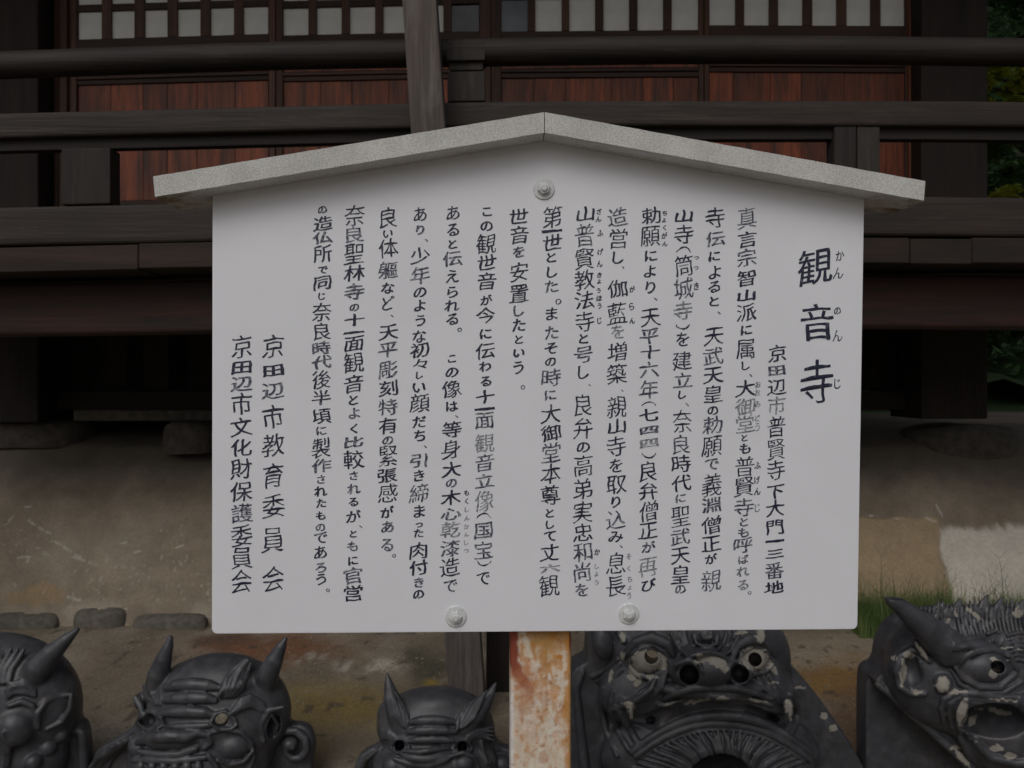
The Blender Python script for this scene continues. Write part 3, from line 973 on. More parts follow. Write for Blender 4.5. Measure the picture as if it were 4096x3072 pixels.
KANA = set("かんのじにしるとよらりまたそをなどあうえれいはちきてこもばびがでくげざふほわつっょだみさろおず")
class Col:
    def __init__(s): s.v = []; s.f = []; s.mi = []
    def put(s, ch, xc, y0, y1, wd, off=.004, fade=0):
        r_ = rng
        rot = ch in "（）"
        src = ch
        v, f = glyph(src, 0.0)
        em = (y1 - y0) / max(np.ptp(v[:, 0] if rot else v[:, 1]), .05)
        if ch in "一、。々": em = wd
        if rot: em = 400
        want = 15.0 if wd > 120 else (4.6 if wd < 50 else (7.8 if wd > 86 else 7.0))
        v, f = glyph(src, min(.03, max(-.012, (want / em - .078) / 2)))
        if not len(v): return
        v = v.copy()
        if rot: v = np.stack([v[:, 1], -v[:, 0]], -1)
        mn, mx2 = v.min(0), v.max(0)
        nat = mx2 - mn
        h = y1 - y0
        if ch in "一": wpx = wd * .98
        elif ch in "、。": wpx = h * nat[0] / nat[1] * .95
        elif rot: wpx = wd * .72
        elif ch in KANA: wpx = max(min(wd * nat[0] * .78, h * nat[0] / nat[1] * 1.15), h * nat[0] / nat[1] * .8)
        else: wpx = wd * nat[0] * 1.03
        t = (v - (mn + mx2) / 2) / np.maximum(nat, 1e-6)      # -.5...5
        x = t[:, 0]; y = t[:, 1]
        sh = .13 if not rot and ch not in "、。" else 0
        if ch == "一": sh = .5
        y = y + sh * x * (wpx / max(h, 1)) * (1 if ch != "一" else .2)
        a, b, c_, d = [r_.uniform(0, 6.28) for _ in range(4)]
        x = x + .024 * np.sin(5 * y + a) + .014 * np.sin(9 * y + b)
        y = y + .022 * np.sin(5.5 * x + c_) + .012 * np.sin(10 * x + d)
        # the writer's strokes swell towards the lower right
        x = x * (1 + .05 * (-y))
        cx, cy = xc + r_.uniform(-2, 2), (y0 + y1) / 2
        b0 = len(s.v)
        for (i, j) in zip(x * wpx, y * h):
            u_, v_ = SP(cx + i, cy - j)
            s.v.append((u_, -.0005, v_))
        s.f += [tuple(b0 + q_ for q_ in ff) for ff in f]
        s.mi += [fade] * len(f)
    def build(s):
        o = bpart("lettering", s.v, s.f, INKS[0])
        o.data.materials.append(INKS[1]); o.data.materials.append(INKS[2])
        o.data.polygons.foreach_set("material_index", s.mi)
        bm = bmesh.new(); bm.from_mesh(o.data)
        for fa in bm.faces:
            if fa.normal.y > 0: fa.normal_flip()
        bm.to_mesh(o.data); bm.free()
        return o

TXT = []
def column(x0, xt, xb, spec, ruby="", wd=80, off=.004):
    """x0: strip origin; xt/xb: centre x at top and bottom; spec 'char y0 y1 [xc] ...'"""
    c = Col()
    for item in spec.split("|"):
        p = item.split()
        ch = p[0]; fade = 0
        while ch[0] in "~^":
            fade = 2 if ch[0] == "^" else 1
            ch = ch[1:]
        y0, y1 = float(p[1]), float(p[2])
        xc = float(p[3]) if len(p) > 3 else xt + (xb - xt) * ((y0 + y1) / 2) / 1600
        if ch in "、" and len(p) < 4: xc += 22
        if ch in "。" and len(p) < 4: xc += 25
        c.put(ch, x0 + xc, 780 + y0, 780 + y1, wd, off, fade)
    for item in ruby.split("|"):
        if not item: continue
        p = item.split()
        ch = p[0]; fade = 0
        while ch[0] in "~^":
            fade = 2 if ch[0] == "^" else 1
            ch = ch[1:]
        c.put(ch, x0 + float(p[3]), 780 + float(p[1]), 780 + float(p[2]), 42 if wd > 100 else 31, .004, fade)
    c.build()

column(3000, 262, 262, "観 215 360 259|音 437 582 270|寺 660 835 266", "か 223 262 360|ん 290 335 352|の 450 478 350|ん 540 585 350|じ 735 775 348", wd=140, off=.016)
column(3000, 115, 97, "京 600 668|~田 683 722|辺 737 800|^市 803 878|普 885 968|賢 978 1058|寺 1060 1140|下 1160 1215|大 1220 1285|門 1300 1358|一 1378 1390|三 1418 1452|~番 1470 1535|地 1545 1595", wd=76)
column(2700, 290, 272, "~真 50 135|言 145 210|~宗 215 285|智 300 365|山 378 425|派 435 505|に 520 560|属 578 655|し 665 700|、 715 728|大 738 808|^御 812 880|^堂 880 950|と 958 985|も 993 1035|普 1045 1125|賢 1130 1205|~寺 1212 1285|~と 1290 1325|~も 1330 1370|~呼 1370 1430|~ば 1440 1475|^れ 1485 1525|^る 1540 1580|~。 1583 1598",
       "^お 745 770 330|^お 777 804 330|^み 825 850 330|^ど 880 905 330|^う 912 945 330|ふ 1068 1095 332|げ 1125 1155 328|ん 1170 1200 328|^じ 1235 1268 328", wd=82)
column(2700, 162, 142, "寺 50 130|~伝 145 205|に 225 265|よ 283 335|る 345 390|と 405 445|、 465 478|天 530 600|~武 610 680|天 690 755|皇 760 830|の 845 880|~勅 885 955|願 965 1045|~で 1055 1100|義 1115 1205|~淵 1210 1270|僧 1285 1355|正 1365 1425|が 1435 1475|~親 1500 1585", wd=82)
column(2400, 337, 320, "山 58 110|寺 120 195|（ 205 232|筒 240 325|~城 330 415|^寺 425 500|） 515 540|を 550 605|建 625 700|~立 710 770|し 780 815|、 832 845|奈 860 950|~良 960 1035|時 1040 1110|代 1120 1185|~に 1195 1230|聖 1245 1325|~武 1335 1400|天 1410 1475|皇 1480 1555|~の 1560 1595",
       "つ 245 258 385|つ 285 298 385|き 350 380 385", wd=80)
column(2400, 203, 193, "勅 50 115|願 125 205|に 222 265|よ 280 330|り 345 395|、 410 423|天 455 525|~平 535 595|十 600 655|~六 665 730|~年 740 815|（ 825 845|七 855 905|~四 925 955|^四 975 1010|） 1030 1055|良 1065 1145|弁 1150 1220|僧 1225 1305|正 1310 1375|~が 1385 1430|^再 1450 1525|び 1535 1585",
       "ち 63 82 258|ょ 92 110 256|く 120 142 258|が 150 175 258|ん 185 205 258", wd=80)
column(2400, 73, 62, "~造 50 125|営 135 215|し 225 275|、 285 295|伽 340 410|藍 430 515|^を 520 575|増 590 665|築 675 755|、 778 788|親 805 890|山 895 955|寺 965 1045|を 1055 1110|取 1120 1195|り 1205 1250|~込 1260 1335|み 1345 1390|、 1400 1412|息 1430 1515|長 1525 1605",
       "が 365 390 130|ら 430 460 128|ん 490 515 128|^そ 1435 1458 115|^く 1482 1505 117|^ち 1525 1548 118|^ょ 1562 1580 118|^う 1590 1615 118", wd=82)
column(2100, 241, 228, "山 45 105|~普 115 205|賢 215 295|教 300 378|法 385 455|寺 465 545|と 555 595|~号 605 670|し 680 735|、 755 765|良 795 885|弁 890 975|の 988 1030|高 1040 1125|弟 1135 1215|実 1225 1310|忠 1315 1385|~和 1390 1465|~尚 1470 1545|~を 1555 1605",
       "ざ 55 78 297|ん 85 108 296|ふ 140 165 300|げ 215 240 300|ん 262 288 300|き 310 330 296|ょ 337 355 296|う 372 392 296|ほ 402 425 297|う 432 455 296|じ 490 515 296|か 1415 1440 287|^し 1475 1495 287|^ょ 1507 1525 284|^う 1540 1560 284", wd=82)
column(2100, 109, 98, "第 45 130|一 138 150|世 158 220|と 230 270|し 285 330|~た 340 390|。 415 438 132|ま 450 500|~た 525 575|そ 590 635|の 650 685|~時 695 765|~に 780 820|大 835 915|御 920 985|~堂 990 1070|本 1075 1155|尊 1160 1240|と 1255 1290|し 1300 1335|て 1345 1385|丈 1395 1465|^六 1475 1510|観 1520 1605", wd=82)
column(1800, 276, 272, "世 55 115|音 125 195|~を 205 250|安 270 345|置 360 430|~し 440 485|た 495 545|と 560 595|い 615 650|う 665 715|。 760 778 292", wd=80)
column(1800, 148, 133, "こ 50 85|の 105 145|観 155 235|世 240 300|音 310 380|が 400 440|今 450 515|に 535 575|伝 590 655|わ 665 705|る 725 765|十 780 835|一 850 862|~面 870 935|^観 955 1030|~音 1035 1105|~立 1115 1170|^像 1180 1265|（ 1270 1295|~国 1310 1375|~宝 1385 1455|） 1462 1485|で 1510 1560", wd=80)
column(1500, 313, 300, "あ 45 100|る 115 165|と 178 215|~伝 225 285|え 300 350|ら 365 410|れ 420 465|る 475 520|。 530 548 340|こ 640 670|の 690 730|像 740 810|は 825 865|、 880 892|等 905 970|身 980 1055|大 1065 1130|~の 1135 1170|木 1180 1240|~心 1250 1300|^乾 1305 1370|~漆 1380 1445|造 1450 1525|~で 1540 1590",
       "も 1180 1202 367|く 1213 1237 366|^し 1248 1268 366|^ん 1282 1302 366|^か 1316 1336 366|^ん 1350 1366 366|^し 1380 1400 366|^つ 1416 1430 366", wd=80)
column(1500, 182, 175, "あ 50 105|~り 120 160|、 175 188 205|少 210 275|~年 285 355|の 370 410|よ 420 465|う 480 525|な 540 590|初 590 650|々 655 695|し 705 735|い 750 790|顔 795 870|だ 885 930|ち 940 985|、 1000 1012 200|~引 1035 1090|き 1100 1145|~締 1155 1230|ま 1240 1290|っ 1310 1330|~た 1335 1370|肉 1390 1455|付 1460 1520|~き 1530 1570|の 1580 1615", wd=80)
column(1500, 54, 50, "良 50 130|い 140 170|体 175 250|~軀 265 335|な 350 395|ど 405 460|、 478 490 70|天 520 580|~平 590 650|~彫 665 735|刻 740 805|~特 815 880|有 890 955|~の 965 1000|緊 1003 1085|張 1095 1150|感 1155 1230|が 1245 1290|~あ 1305 1350|~る 1375 1425|。 1435 1450 75", wd=80)
column(1200, 219, 212, "奈 40 122|~良 125 190|聖 195 275|林 280 345|~寺 355 420|の 435 465|十 475 525|一 545 555|面 565 625|観 630 710|音 720 790|と 800 840|~よ 850 895|く 915 955|~比 965 1010|較 1020 1095|~さ 1105 1140|~れ 1155 1195|る 1210 1245|が 1260 1310|、 1320 1332 245|と 1340 1370|~も 1385 1425|に 1445 1480|~官 1490 1555|営 1560 1625", wd=84)
column(1200, 91, 82, "の 45 75|造 85 143|~仏 147 195|所 200 270|で 285 315|同 325 380|じ 390 420|奈 430 505|良 510 580|~時 585 638|~代 642 695|後 700 775|半 780 840|頃 855 915|~に 925 960|製 970 1050|~作 1055 1110|~さ 1120 1155|れ 1165 1205|た 1215 1250|も 1265 1300|~の 1315 1345|~で 1350 1395|あ 1405 1455|~ろ 1470 1510|う 1515 1560|。 1574 1588 112", wd=78)
column(880, 213, 213, "京 560 650|田 680 725|~辺 750 815|市 840 935|教 955 1045|育 1075 1170|委 1200 1290|員 1330 1430|会 1485 1585", wd=92)
column(880, 86, 86, "京 560 650|田 665 715|~辺 725 785|市 790 880|文 890 965|化 975 1045|財 1055 1135|保 1145 1225|~護 1235 1310|委 1320 1405|員 1410 1495|会 1500 1590", wd=88)

# ------------------------------------------------------------------ carved demon tiles (clay, modelled as distance fields)
class Clay:
    """one modelled lump of clay; units are carving units, x right, z up, y away from the front"""
    def __init__(s, x0, x1, y0, y1, z0, z1, h):
        s.o = np.array([x0, y0, z0], float); s.h = h
        s.n = np.ceil((np.array([x1, y1, z1]) - s.o) / h).astype(int) + 1
        s.F = np.full(tuple(s.n), 1e4, np.float32)
        s.parts = []
        s.cam = None
    def aim(s, ox, oy, sc):
        """where the eye's axis passes, so that a feature seen at (x, y) can be set at its own depth"""
        s.cam = ((2048 - ox) * sc, (1536 - oy) * sc, F * sc)
        return s
    def m(s, cx, cy, d):
        k = 1 + d / s.cam[2]
        return s.cam[0] + (cx - s.cam[0]) * k, s.cam[1] + (cy - s.cam[1]) * k, k
    def surf(s, cx, cy):
        """depth of the clay's present surface at the seen point (x, y)"""
        d = -200.0; r_ = None
        for _ in range(3):
            x, y, k = s.m(cx, cy, d)
            i = int(round((x - s.o[0]) / s.h)); j = int(round((-y - s.o[2]) / s.h))
            if not (0 <= i < s.n[0] and 0 <= j < s.n[2]): return r_
            col = s.F[i, :, j] < 0
            if not col.any(): return r_
            a = int(np.argmax(col))
            f1, f0 = s.F[i, a, j], s.F[i, a - 1, j] if a else 1
            d = s.o[1] + s.h * (a - (f1 / (f1 - f0) if a else 0)); r_ = d
        return r_
    def L(s, pts, lift=.35, k=6, op='add', part=None, bow=0):
        """a roll of clay laid on the surface through seen points (x, y, radius[, extra])"""
        # finer steps, so that the roll follows the form
        P_ = [tuple(map(float, p)) + ((0.0,) if len(p) == 3 else ()) for p in pts]
        Q_ = []
        for a, b in zip(P_[:-1], P_[1:]):
            n_ = max(1, int(math.hypot(b[0] - a[0], b[1] - a[1]) / 60))
            for i in range(n_): Q_.append(tuple(u + (w_ - u) * i / n_ for u, w_ in zip(a, b)))
        Q_.append(P_[-1])
        ds = [s.surf(q_[0], q_[1]) for q_ in Q_]
        last = next((d for d in ds if d is not None), 0)
        for i, d in enumerate(ds):
            if d is None: ds[i] = last
            last = ds[i]
        sm = ds[:]
        for i in range(1, len(ds) - 1): sm[i] = (ds[i - 1] + 2 * ds[i] + ds[i + 1]) / 4
        s.C([(q_[0], q_[1], d - lift * q_[2] - q_[3], q_[2]) for q_, d in zip(Q_, sm)], k, op, part)
    def box(s, lo, hi):
        a = np.clip(np.floor((np.array(lo) - s.o) / s.h).astype(int), 0, s.n)
        b = np.clip(np.ceil((np.array(hi) - s.o) / s.h).astype(int) + 1, 0, s.n)
        if (b <= a).any(): return None, None
        g = [(s.o[i] + s.h * np.arange(a[i], b[i])).astype(np.float32) for i in range(3)]
        return tuple(slice(a[i], b[i]) for i in range(3)), (g[0][:, None, None], g[1][None, :, None], g[2][None, None, :])
    def apply(s, fn, lo, hi, k, op, part):
        m = k + 2.5 * s.h
        sl, g = s.box(np.array(lo) - m, np.array(hi) + m)
        if part is not None: s.parts.append((part, fn))
        if sl is None: return
        d = fn(*g).astype(np.float32)
        a = s.F[sl]
        if op == 'add':
            hh = np.maximum(k - np.abs(a - d), 0) / max(k, 1e-6)
            s.F[sl] = np.minimum(a, d) - hh * hh * k * .25
        else:
            hh = np.maximum(k - np.abs(a + d), 0) / max(k, 1e-6)
            s.F[sl] = np.maximum(a, -d) + hh * hh * k * .25
    # primitives take picture-like coordinates: (x, y down, depth)
    def E(s, cx, cy, d, rx, rd, rz, k=20, op='add', part=None, tilt=0):
        cx, cy, kk_ = s.m(cx, cy, d - rd * .6); rx *= kk_; rz *= kk_
        ct, st = math.cos(R(tilt)), math.sin(R(tilt))
        def fn(x, y, z):
            dx, dz = x - cx, z + cy
            u = (dx * ct + dz * st) / rx; w_ = (-dx * st + dz * ct) / rz; v = (y - d) / rd
            k0 = np.sqrt(u * u + v * v + w_ * w_) + 1e-6
            k1 = np.sqrt((u / rx) ** 2 + (v / rd) ** 2 + (w_ / rz) ** 2) + 1e-9
            return k0 * (k0 - 1) / k1
        m = max(rx, rz) if tilt else None
        ax, az = (m or rx), (m or rz)
        s.apply(fn, (cx - ax, d - rd, -cy - az), (cx + ax, d + rd, -cy + az), k, op, part)
    def C(s, pts, k=10, op='add', part=None):
        """a rolled, tapering rope of clay through (x, y, depth, radius)"""
        pts = [(*s.m(p[0], p[1], p[2])[:2], float(p[2]), float(p[3]) * s.m(p[0], p[1], p[2])[2]) for p in pts]
        def fn(x, y, z):
            best = None
            for (a, b) in zip(pts[:-1], pts[1:]):
                A = (a[0], a[2], -a[1]); B = (b[0], b[2], -b[1])
                d = (B[0] - A[0], B[1] - A[1], B[2] - A[2])
                L = d[0] ** 2 + d[1] ** 2 + d[2] ** 2 + 1e-6
                px, py, pz = x - A[0], y - A[1], z - A[2]
                t = np.clip((px * d[0] + py * d[1] + pz * d[2]) / L, 0, 1)
                q_ = np.sqrt((px - t * d[0]) ** 2 + (py - t * d[1]) ** 2 + (pz - t * d[2]) ** 2) - (a[3] + (b[3] - a[3]) * t)
                best = q_ if best is None else np.minimum(best, q_)
            return best
        P = np.array(pts); rm = P[:, 3].max()
        lo = (P[:, 0].min() - rm, P[:, 2].min() - rm, -P[:, 1].max() - rm)
        hi = (P[:, 0].max() + rm, P[:, 2].max() + rm, -P[:, 1].min() + rm)
        s.apply(fn, lo, hi, k, op, part)
    def P(s, poly, d0, d1, rnd=12, k=10, op='add', part=None):
        """a slab with this outline"""
        for _ in range(2):                                       # rounded corners
            poly = [tuple(a_ + (b_ - a_) * t for a_, b_ in zip(p, q_)) for p, q_ in zip(poly, poly[1:] + poly[:1]) for t in (.25, .75)]
        Q = np.array(poly, float); Q[:, 1] *= -1
        def fn(x, y, z):
            X2, Z2 = np.broadcast_arrays(x[:, :, 0], z[:, 0, :]) if False else np.broadcast_arrays(x[..., 0], z[:, 0, :])
            dd = np.full(X2.shape, 1e9); sgn = np.ones(X2.shape)
            n = len(Q)
            for i in range(n):
                a, b = Q[i], Q[(i + 1) % n]
                e = b - a
                wx_, wz_ = X2 - a[0], Z2 - a[1]
                t = np.clip((wx_ * e[0] + wz_ * e[1]) / (e @ e), 0, 1)
                dd = np.minimum(dd, (wx_ - e[0] * t) ** 2 + (wz_ - e[1] * t) ** 2)
                c1 = Z2 >= a[1]; c2 = Z2 < b[1]; c3 = e[0] * wz_ > e[1] * wx_
                fl_ = (c1 & c2 & c3) | (~c1 & ~c2 & ~c3)
                sgn = np.where(fl_, -sgn, sgn)
            d2 = sgn * np.sqrt(dd) + rnd
            dy = np.abs(y[0, :, 0] - (d0 + d1) / 2) - (d1 - d0) / 2 + rnd
            A = d2[:, None, :]; B = dy[None, :, None]
            return np.minimum(np.maximum(A, B), 0) + np.sqrt(np.maximum(A, 0) ** 2 + np.maximum(B, 0) ** 2) - rnd
        lo = (Q[:, 0].min(), d0, Q[:, 1].min()); hi = (Q[:, 0].max(), d1, Q[:, 1].max())
        s.apply(fn, lo, hi, k, op, None)
    def surface(s):
        Fd = s.F
        Fd[0] = Fd[-1] = 50; Fd[:, 0] = Fd[:, -1] = 50; Fd[:, :, 0] = Fd[:, :, -1] = 50
        S = Fd < 0
        nx, ny, nz = s.n
        cnt = np.zeros((nx - 1, ny - 1, nz - 1), np.int8)
        for i in (0, 1):
            for j in (0, 1):
                for k in (0, 1):
                    cnt += S[i:nx - 1 + i, j:ny - 1 + j, k:nz - 1 + k]
        act = (cnt > 0) & (cnt < 8)
        I, J, K = np.nonzero(act)
        idx = np.full(act.shape, -1, np.int64); idx[I, J, K] = np.arange(len(I))
        acc = np.zeros((len(I), 3)); num = np.zeros(len(I))
        cs = [(i, j, k) for i in (0, 1) for j in (0, 1) for k in (0, 1)]
        for a in cs:
            for ax in range(3):
                if a[ax]: continue
                b = list(a); b[ax] = 1
                fa = Fd[I + a[0], J + a[1], K + a[2]]; fb = Fd[I + b[0], J + b[1], K + b[2]]
                cr_ = (fa < 0) != (fb < 0)
                t = np.where(cr_, fa / np.where(cr_, fa - fb, 1), 0)
                p = np.array(a, float)[None, :].repeat(len(I), 0); p[:, ax] = t
                acc[cr_] += p[cr_]; num[cr_] += 1
        V = acc / num[:, None] + np.stack([I, J, K], -1)
        V = s.o + V * s.h
        quads = []
        A = S[:-1, 1:-1, 1:-1] != S[1:, 1:-1, 1:-1]
        i, j, k = np.nonzero(A); j = j + 1; k = k + 1
        q_ = np.stack([idx[i, j - 1, k - 1], idx[i, j, k - 1], idx[i, j, k], idx[i, j - 1, k]], -1)
        fl_ = ~S[i, j, k]; q_[fl_] = q_[fl_][:, ::-1]; quads.append(q_)
        A = S[1:-1, :-1, 1:-1] != S[1:-1, 1:, 1:-1]
        i, j, k = np.nonzero(A); i = i + 1; k = k + 1
        q_ = np.stack([idx[i - 1, j, k - 1], idx[i - 1, j, k], idx[i, j, k], idx[i, j, k - 1]], -1)
        fl_ = ~S[i, j, k]; q_[fl_] = q_[fl_][:, ::-1]; quads.append(q_)
        A = S[1:-1, 1:-1, :-1] != S[1:-1, 1:-1, 1:]
        i, j, k = np.nonzero(A); i = i + 1; j = j + 1
        q_ = np.stack([idx[i - 1, j - 1, k], idx[i, j - 1, k], idx[i, j, k], idx[i - 1, j, k]], -1)
        fl_ = ~S[i, j, k]; q_[fl_] = q_[fl_][:, ::-1]; quads.append(q_)
        return V, np.concatenate(quads)

def build_tile(clay, ox, oy, sc, D, limes, label, group, seed=0):
    V, Q = clay.surface()
    # clay units -> place
    W = np.empty_like(V)
    u = D / (F * sc)
    px = ox + V[:, 0] / sc; py = oy - V[:, 2] / sc
    W[:, 0] = (px - 2048) / F * D
    W[:, 1] = D + V[:, 1] * u
    W[:, 2] = CH + (1536 - py) / F * D
    bx = (W[:, 0].min() + W[:, 0].max()) / 2
    root = empty("demon_tile", (bx, D, float(W[:, 2].min())))
    tag(root, label, "roof tile", group)
    W = W - np.array([bx, D, W[:, 2].min()])
    # vertex normals of the whole lump
    a, b, c, d = (W[Q[:, i]] for i in range(4))
    fn_ = np.cross(c - a, d - b)
    N = np.zeros_like(W)
    for i in range(4): np.add.at(N, Q[:, i], fn_)
    N /= np.linalg.norm(N, axis=1)[:, None] + 1e-12
    # which part each face belongs to
    pid = np.zeros(len(V), int)
    names = ["face"]
    best = np.full(len(V), 9.0)
    for (nm, fn) in clay.parts:
        names.append(nm)
        dd = fn(V[:, 0].reshape(-1, 1, 1), V[:, 1].reshape(-1, 1, 1), V[:, 2].reshape(-1, 1, 1)).reshape(-1)
        m = dd < best * 0 + clay.h * .9
        m &= dd < best
        pid[m] = len(names) - 1; best[m] = dd[m]
    fp = np.max(pid[Q], axis=1)
    # old lime left in patches
    lime = np.zeros(len(V))
    kk_ = 1 + V[:, 1] / clay.cam[2]
    X_ = clay.cam[0] + (V[:, 0] - clay.cam[0]) / kk_; Z_ = clay.cam[1] + (-V[:, 2] - clay.cam[1]) / kk_
    wob = (fbm(X_, Z_, .022, 5 + seed, 5) - .5) * 110; wob2 = (fbm(X_, Z_, .03, 35 + seed, 5) - .5) * 110
    for (cx, cy, rx, ry, tl) in limes:
        ct, st = math.cos(R(tl)), math.sin(R(tl))
        dx, dy = X_ - cx + wob * .4, Z_ - cy + wob2 * .4
        q_ = np.sqrt(((dx * ct + dy * st) / rx) ** 2 + ((-dx * st + dy * ct) / ry) ** 2)
        lime = np.maximum(lime, np.clip(1.25 - q_ * .75, 0, 1) * (N[:, 1] < -.12))
    for i, nm in enumerate(names):
        fs = Q[fp == i]
        if len(fs) < 6: continue
        us, inv = np.unique(fs, return_inverse=True)
        fs2 = inv.reshape(fs.shape)
        m = bpy.data.meshes.new(nm)
        m.vertices.add(len(us)); m.vertices.foreach_set("co", W[us].ravel())
        m.loops.add(len(fs2) * 4); m.loops.foreach_set("vertex_index", fs2.ravel())
        m.polygons.add(len(fs2)); m.polygons.foreach_set("loop_start", np.arange(len(fs2)) * 4)
        m.update(calc_edges=True); m.validate()
        m.polygons.foreach_set("use_smooth", [True] * len(m.polygons))
        m.normals_split_custom_set_from_vertices(N[us].tolist())
        at = m.attributes.new("lime", 'FLOAT', 'POINT'); at.data.foreach_set("value", lime[us].astype(np.float32))
        m.materials.append(TILE)
        link(bpy.data.objects.new(nm, m), root)
    return root

TG = "carved demon ridge tiles standing in a row on the soil"
# --- second from the left: complete horned head, turned a little
def head2():
    c = Clay(420, 2330, -430, 330, -1300, -180, 8.5)
    c.aim(0, 2400, 1.7015)
    c.P([(520, 1600), (590, 1080), (700, 990), (880, 900), (930, 760), (960, 620), (1120, 480), (1300, 425), (1500, 400), (1700, 440), (1870, 560), (1950, 720), (1930, 860), (2090, 860), (2140, 1000), (2110, 1120), (2150, 1600)], 20, 120, 30, 20)
    c.E(1425, 840, 0, 500, 300, 410, 30)                       # skull
    c.E(1300, 1150, -60, 500, 270, 290, 40)
    # muzzle and cheeks
    c.E(1160, 960, -225, 225, 130, 70, 24)
    c.E(1380, 965, -215, 66, 90, 72, 14)
    c.E(1570, 1000, -170, 140, 140, 112, 22)
    c.E(940, 1010, -150, 90, 100, 80, 20)
    # forehead rolls
    c.L([(1125, 600, 20), (1200, 580, 38), (1310, 574, 44), (1410, 580, 38), (1480, 596, 20)], .45, 10)
    c.L([(1120, 684, 20), (1200, 668, 36), (1310, 664, 42), (1400, 668, 36), (1465, 682, 20)], .45, 10)
    c.L([(1085, 772, 18), (1180, 762, 34), (1290, 758, 40), (1390, 766, 34), (1450, 780, 18)], .45, 10)
    c.L([(1030, 855, 16), (1200, 862, 24), (1330, 858, 24), (1440, 850, 16)], .3, 12)
    # nose roll with curled nostril, lip rolls, teeth
    c.L([(940, 965, 22), (1030, 935, 36), (1150, 925, 44), (1270, 930, 38), (1350, 905, 24), (1420, 920, 18), (1435, 975, 16), (1390, 1010, 14)], .35, 10)
    c.L([(950, 1030, 20), (1080, 1050, 28), (1220, 1050, 28), (1330, 1010, 24)], .5, 8)
    c.L([(900, 1085, 18), (1020, 1090, 24), (1200, 1095, 24), (1400, 1070, 20)], .5, 8)
    for i in range(6):
        c.L([(960 + i * 78, 1130, 28), (965 + i * 78, 1200, 24)], .3, 4, part="tooth")
    c.L([(900, 1230, 18), (1100, 1240, 26), (1300, 1235, 26), (1450, 1200, 18)], .5, 8)
    c.L([(1420, 1060, 18), (1470, 1130, 22), (1470, 1230, 22)], .5, 8)
    c.L([(1440, 900, 14), (1530, 878, 18), (1640, 900, 18), (1710, 970, 16), (1730, 1060, 14), (1700, 1150, 12)], .4, 6)
    c.L([(1480, 1090, 14), (1560, 1120, 18), (1660, 1100, 16), (1720, 1030, 12)], .4, 6)
    # eyes
    for (x, y) in ((1015, 818), (1512, 820)):
        c.L([(x - 84, y + 16, 12), (x - 40, y - 42, 16), (x + 20, y - 58, 18), (x + 84, y - 10, 14), (x + 100, y + 40, 10)], .4, 6)
        c.L([(x - 80, y + 22, 10), (x - 20, y + 64, 13), (x + 60, y + 58, 13), (x + 100, y + 30, 9)], .4, 6)
    c.C([(1015, 820, -460, 44), (1015, 820, -40, 40)], 6, 'sub')
    c.C([(1512, 822, -460, 42), (1500, 790, 460, 42)], 6, 'sub')
    # flame brows
    c.L([(1560, 600, 60), (1630, 500, 48), (1680, 420, 26)], .1, 16)
    for k in range(5):
        o_ = k * 34
        c.L([(1478 + o_ * .9, 660 - o_ * .05, 14), (1520 + o_, 610 - o_ * .2, 19), (1540 + o_, 540 - o_ * .1, 18), (1590 + o_ * .75, 475, 15), (1675 + k * 8, 400 + k * 6, 8)], .5, 4)
    for k in range(4):
        c.L([(1585 - k * 8, 745 + k * 14, 12), (1640, 676 + k * 20, 16), (1705, 652 + k * 22, 16), (1795 + k * 6, 705 + k * 20, 10)], .6, 4)
    for k in range(4):
        c.L([(975 + k * 36, 585 - k * 14, 12), (1005 + k * 32, 640, 17), (1050 + k * 16, 708, 12)], .6, 4)
    # horns
    c.C([(1770, 640, -60, 92), (1815, 520, -85, 80), (1868, 410, -100, 58), (1912, 320, -100, 36), (1943, 264, -96, 15)], 14, part="horn")
    c.C([(1065, 620, -40, 86), (1080, 510, -70, 74), (1112, 405, -85, 54), (1144, 315, -86, 35), (1158, 258, -84, 20)], 14, part="horn")
    # ears
    c.E(1860, 850, -20, 90, 90, 135, 12, part="ear", tilt=-12)
    c.E(1850, 870, -125, 48, 60, 85, 10, 'sub')
    c.L([(1795, 960, 14), (1775, 850, 16), (1830, 750, 18), (1925, 730, 14)], .5, 6)
    c.L([(1850, 780, 10), (1890, 850, 14), (1870, 930, 10)], .4, 5)
    c.E(950, 700, -10, 48, 70, 62, 12, part="ear")
    c.L([(925, 665, 22), (955, 720, 22), (975, 790, 16)], .4, 8)
    # scrolls on the shoulders
    sp = [(1990 + (135 - 13 * t) * math.cos(R(-120 + 42 * t)), 1010 + (135 - 13 * t) * math.sin(R(-120 + 42 * t)), -20 - 4 * t, 27 - 1.2 * t) for t in range(11)]
    c.C(sp, 5)
    c.E(1965, 990, -20, 52, 60, 46, 6)
    for k in range(5):
        c.L([(935 - k * 44, 915 + k * 20, 14), (850 - k * 45, 985 + k * 22, 20), (760 - k * 44, 1080 + k * 26, 18), (700 - k * 30, 1200 + k * 20, 12)], .5, 5)
    return build_tile(c, 0, 2400, 1.7015, 3.0, [],
                      "plain dark grey demon tile with two upright horns, below the board's lower left corner", TG, 1)
head2()

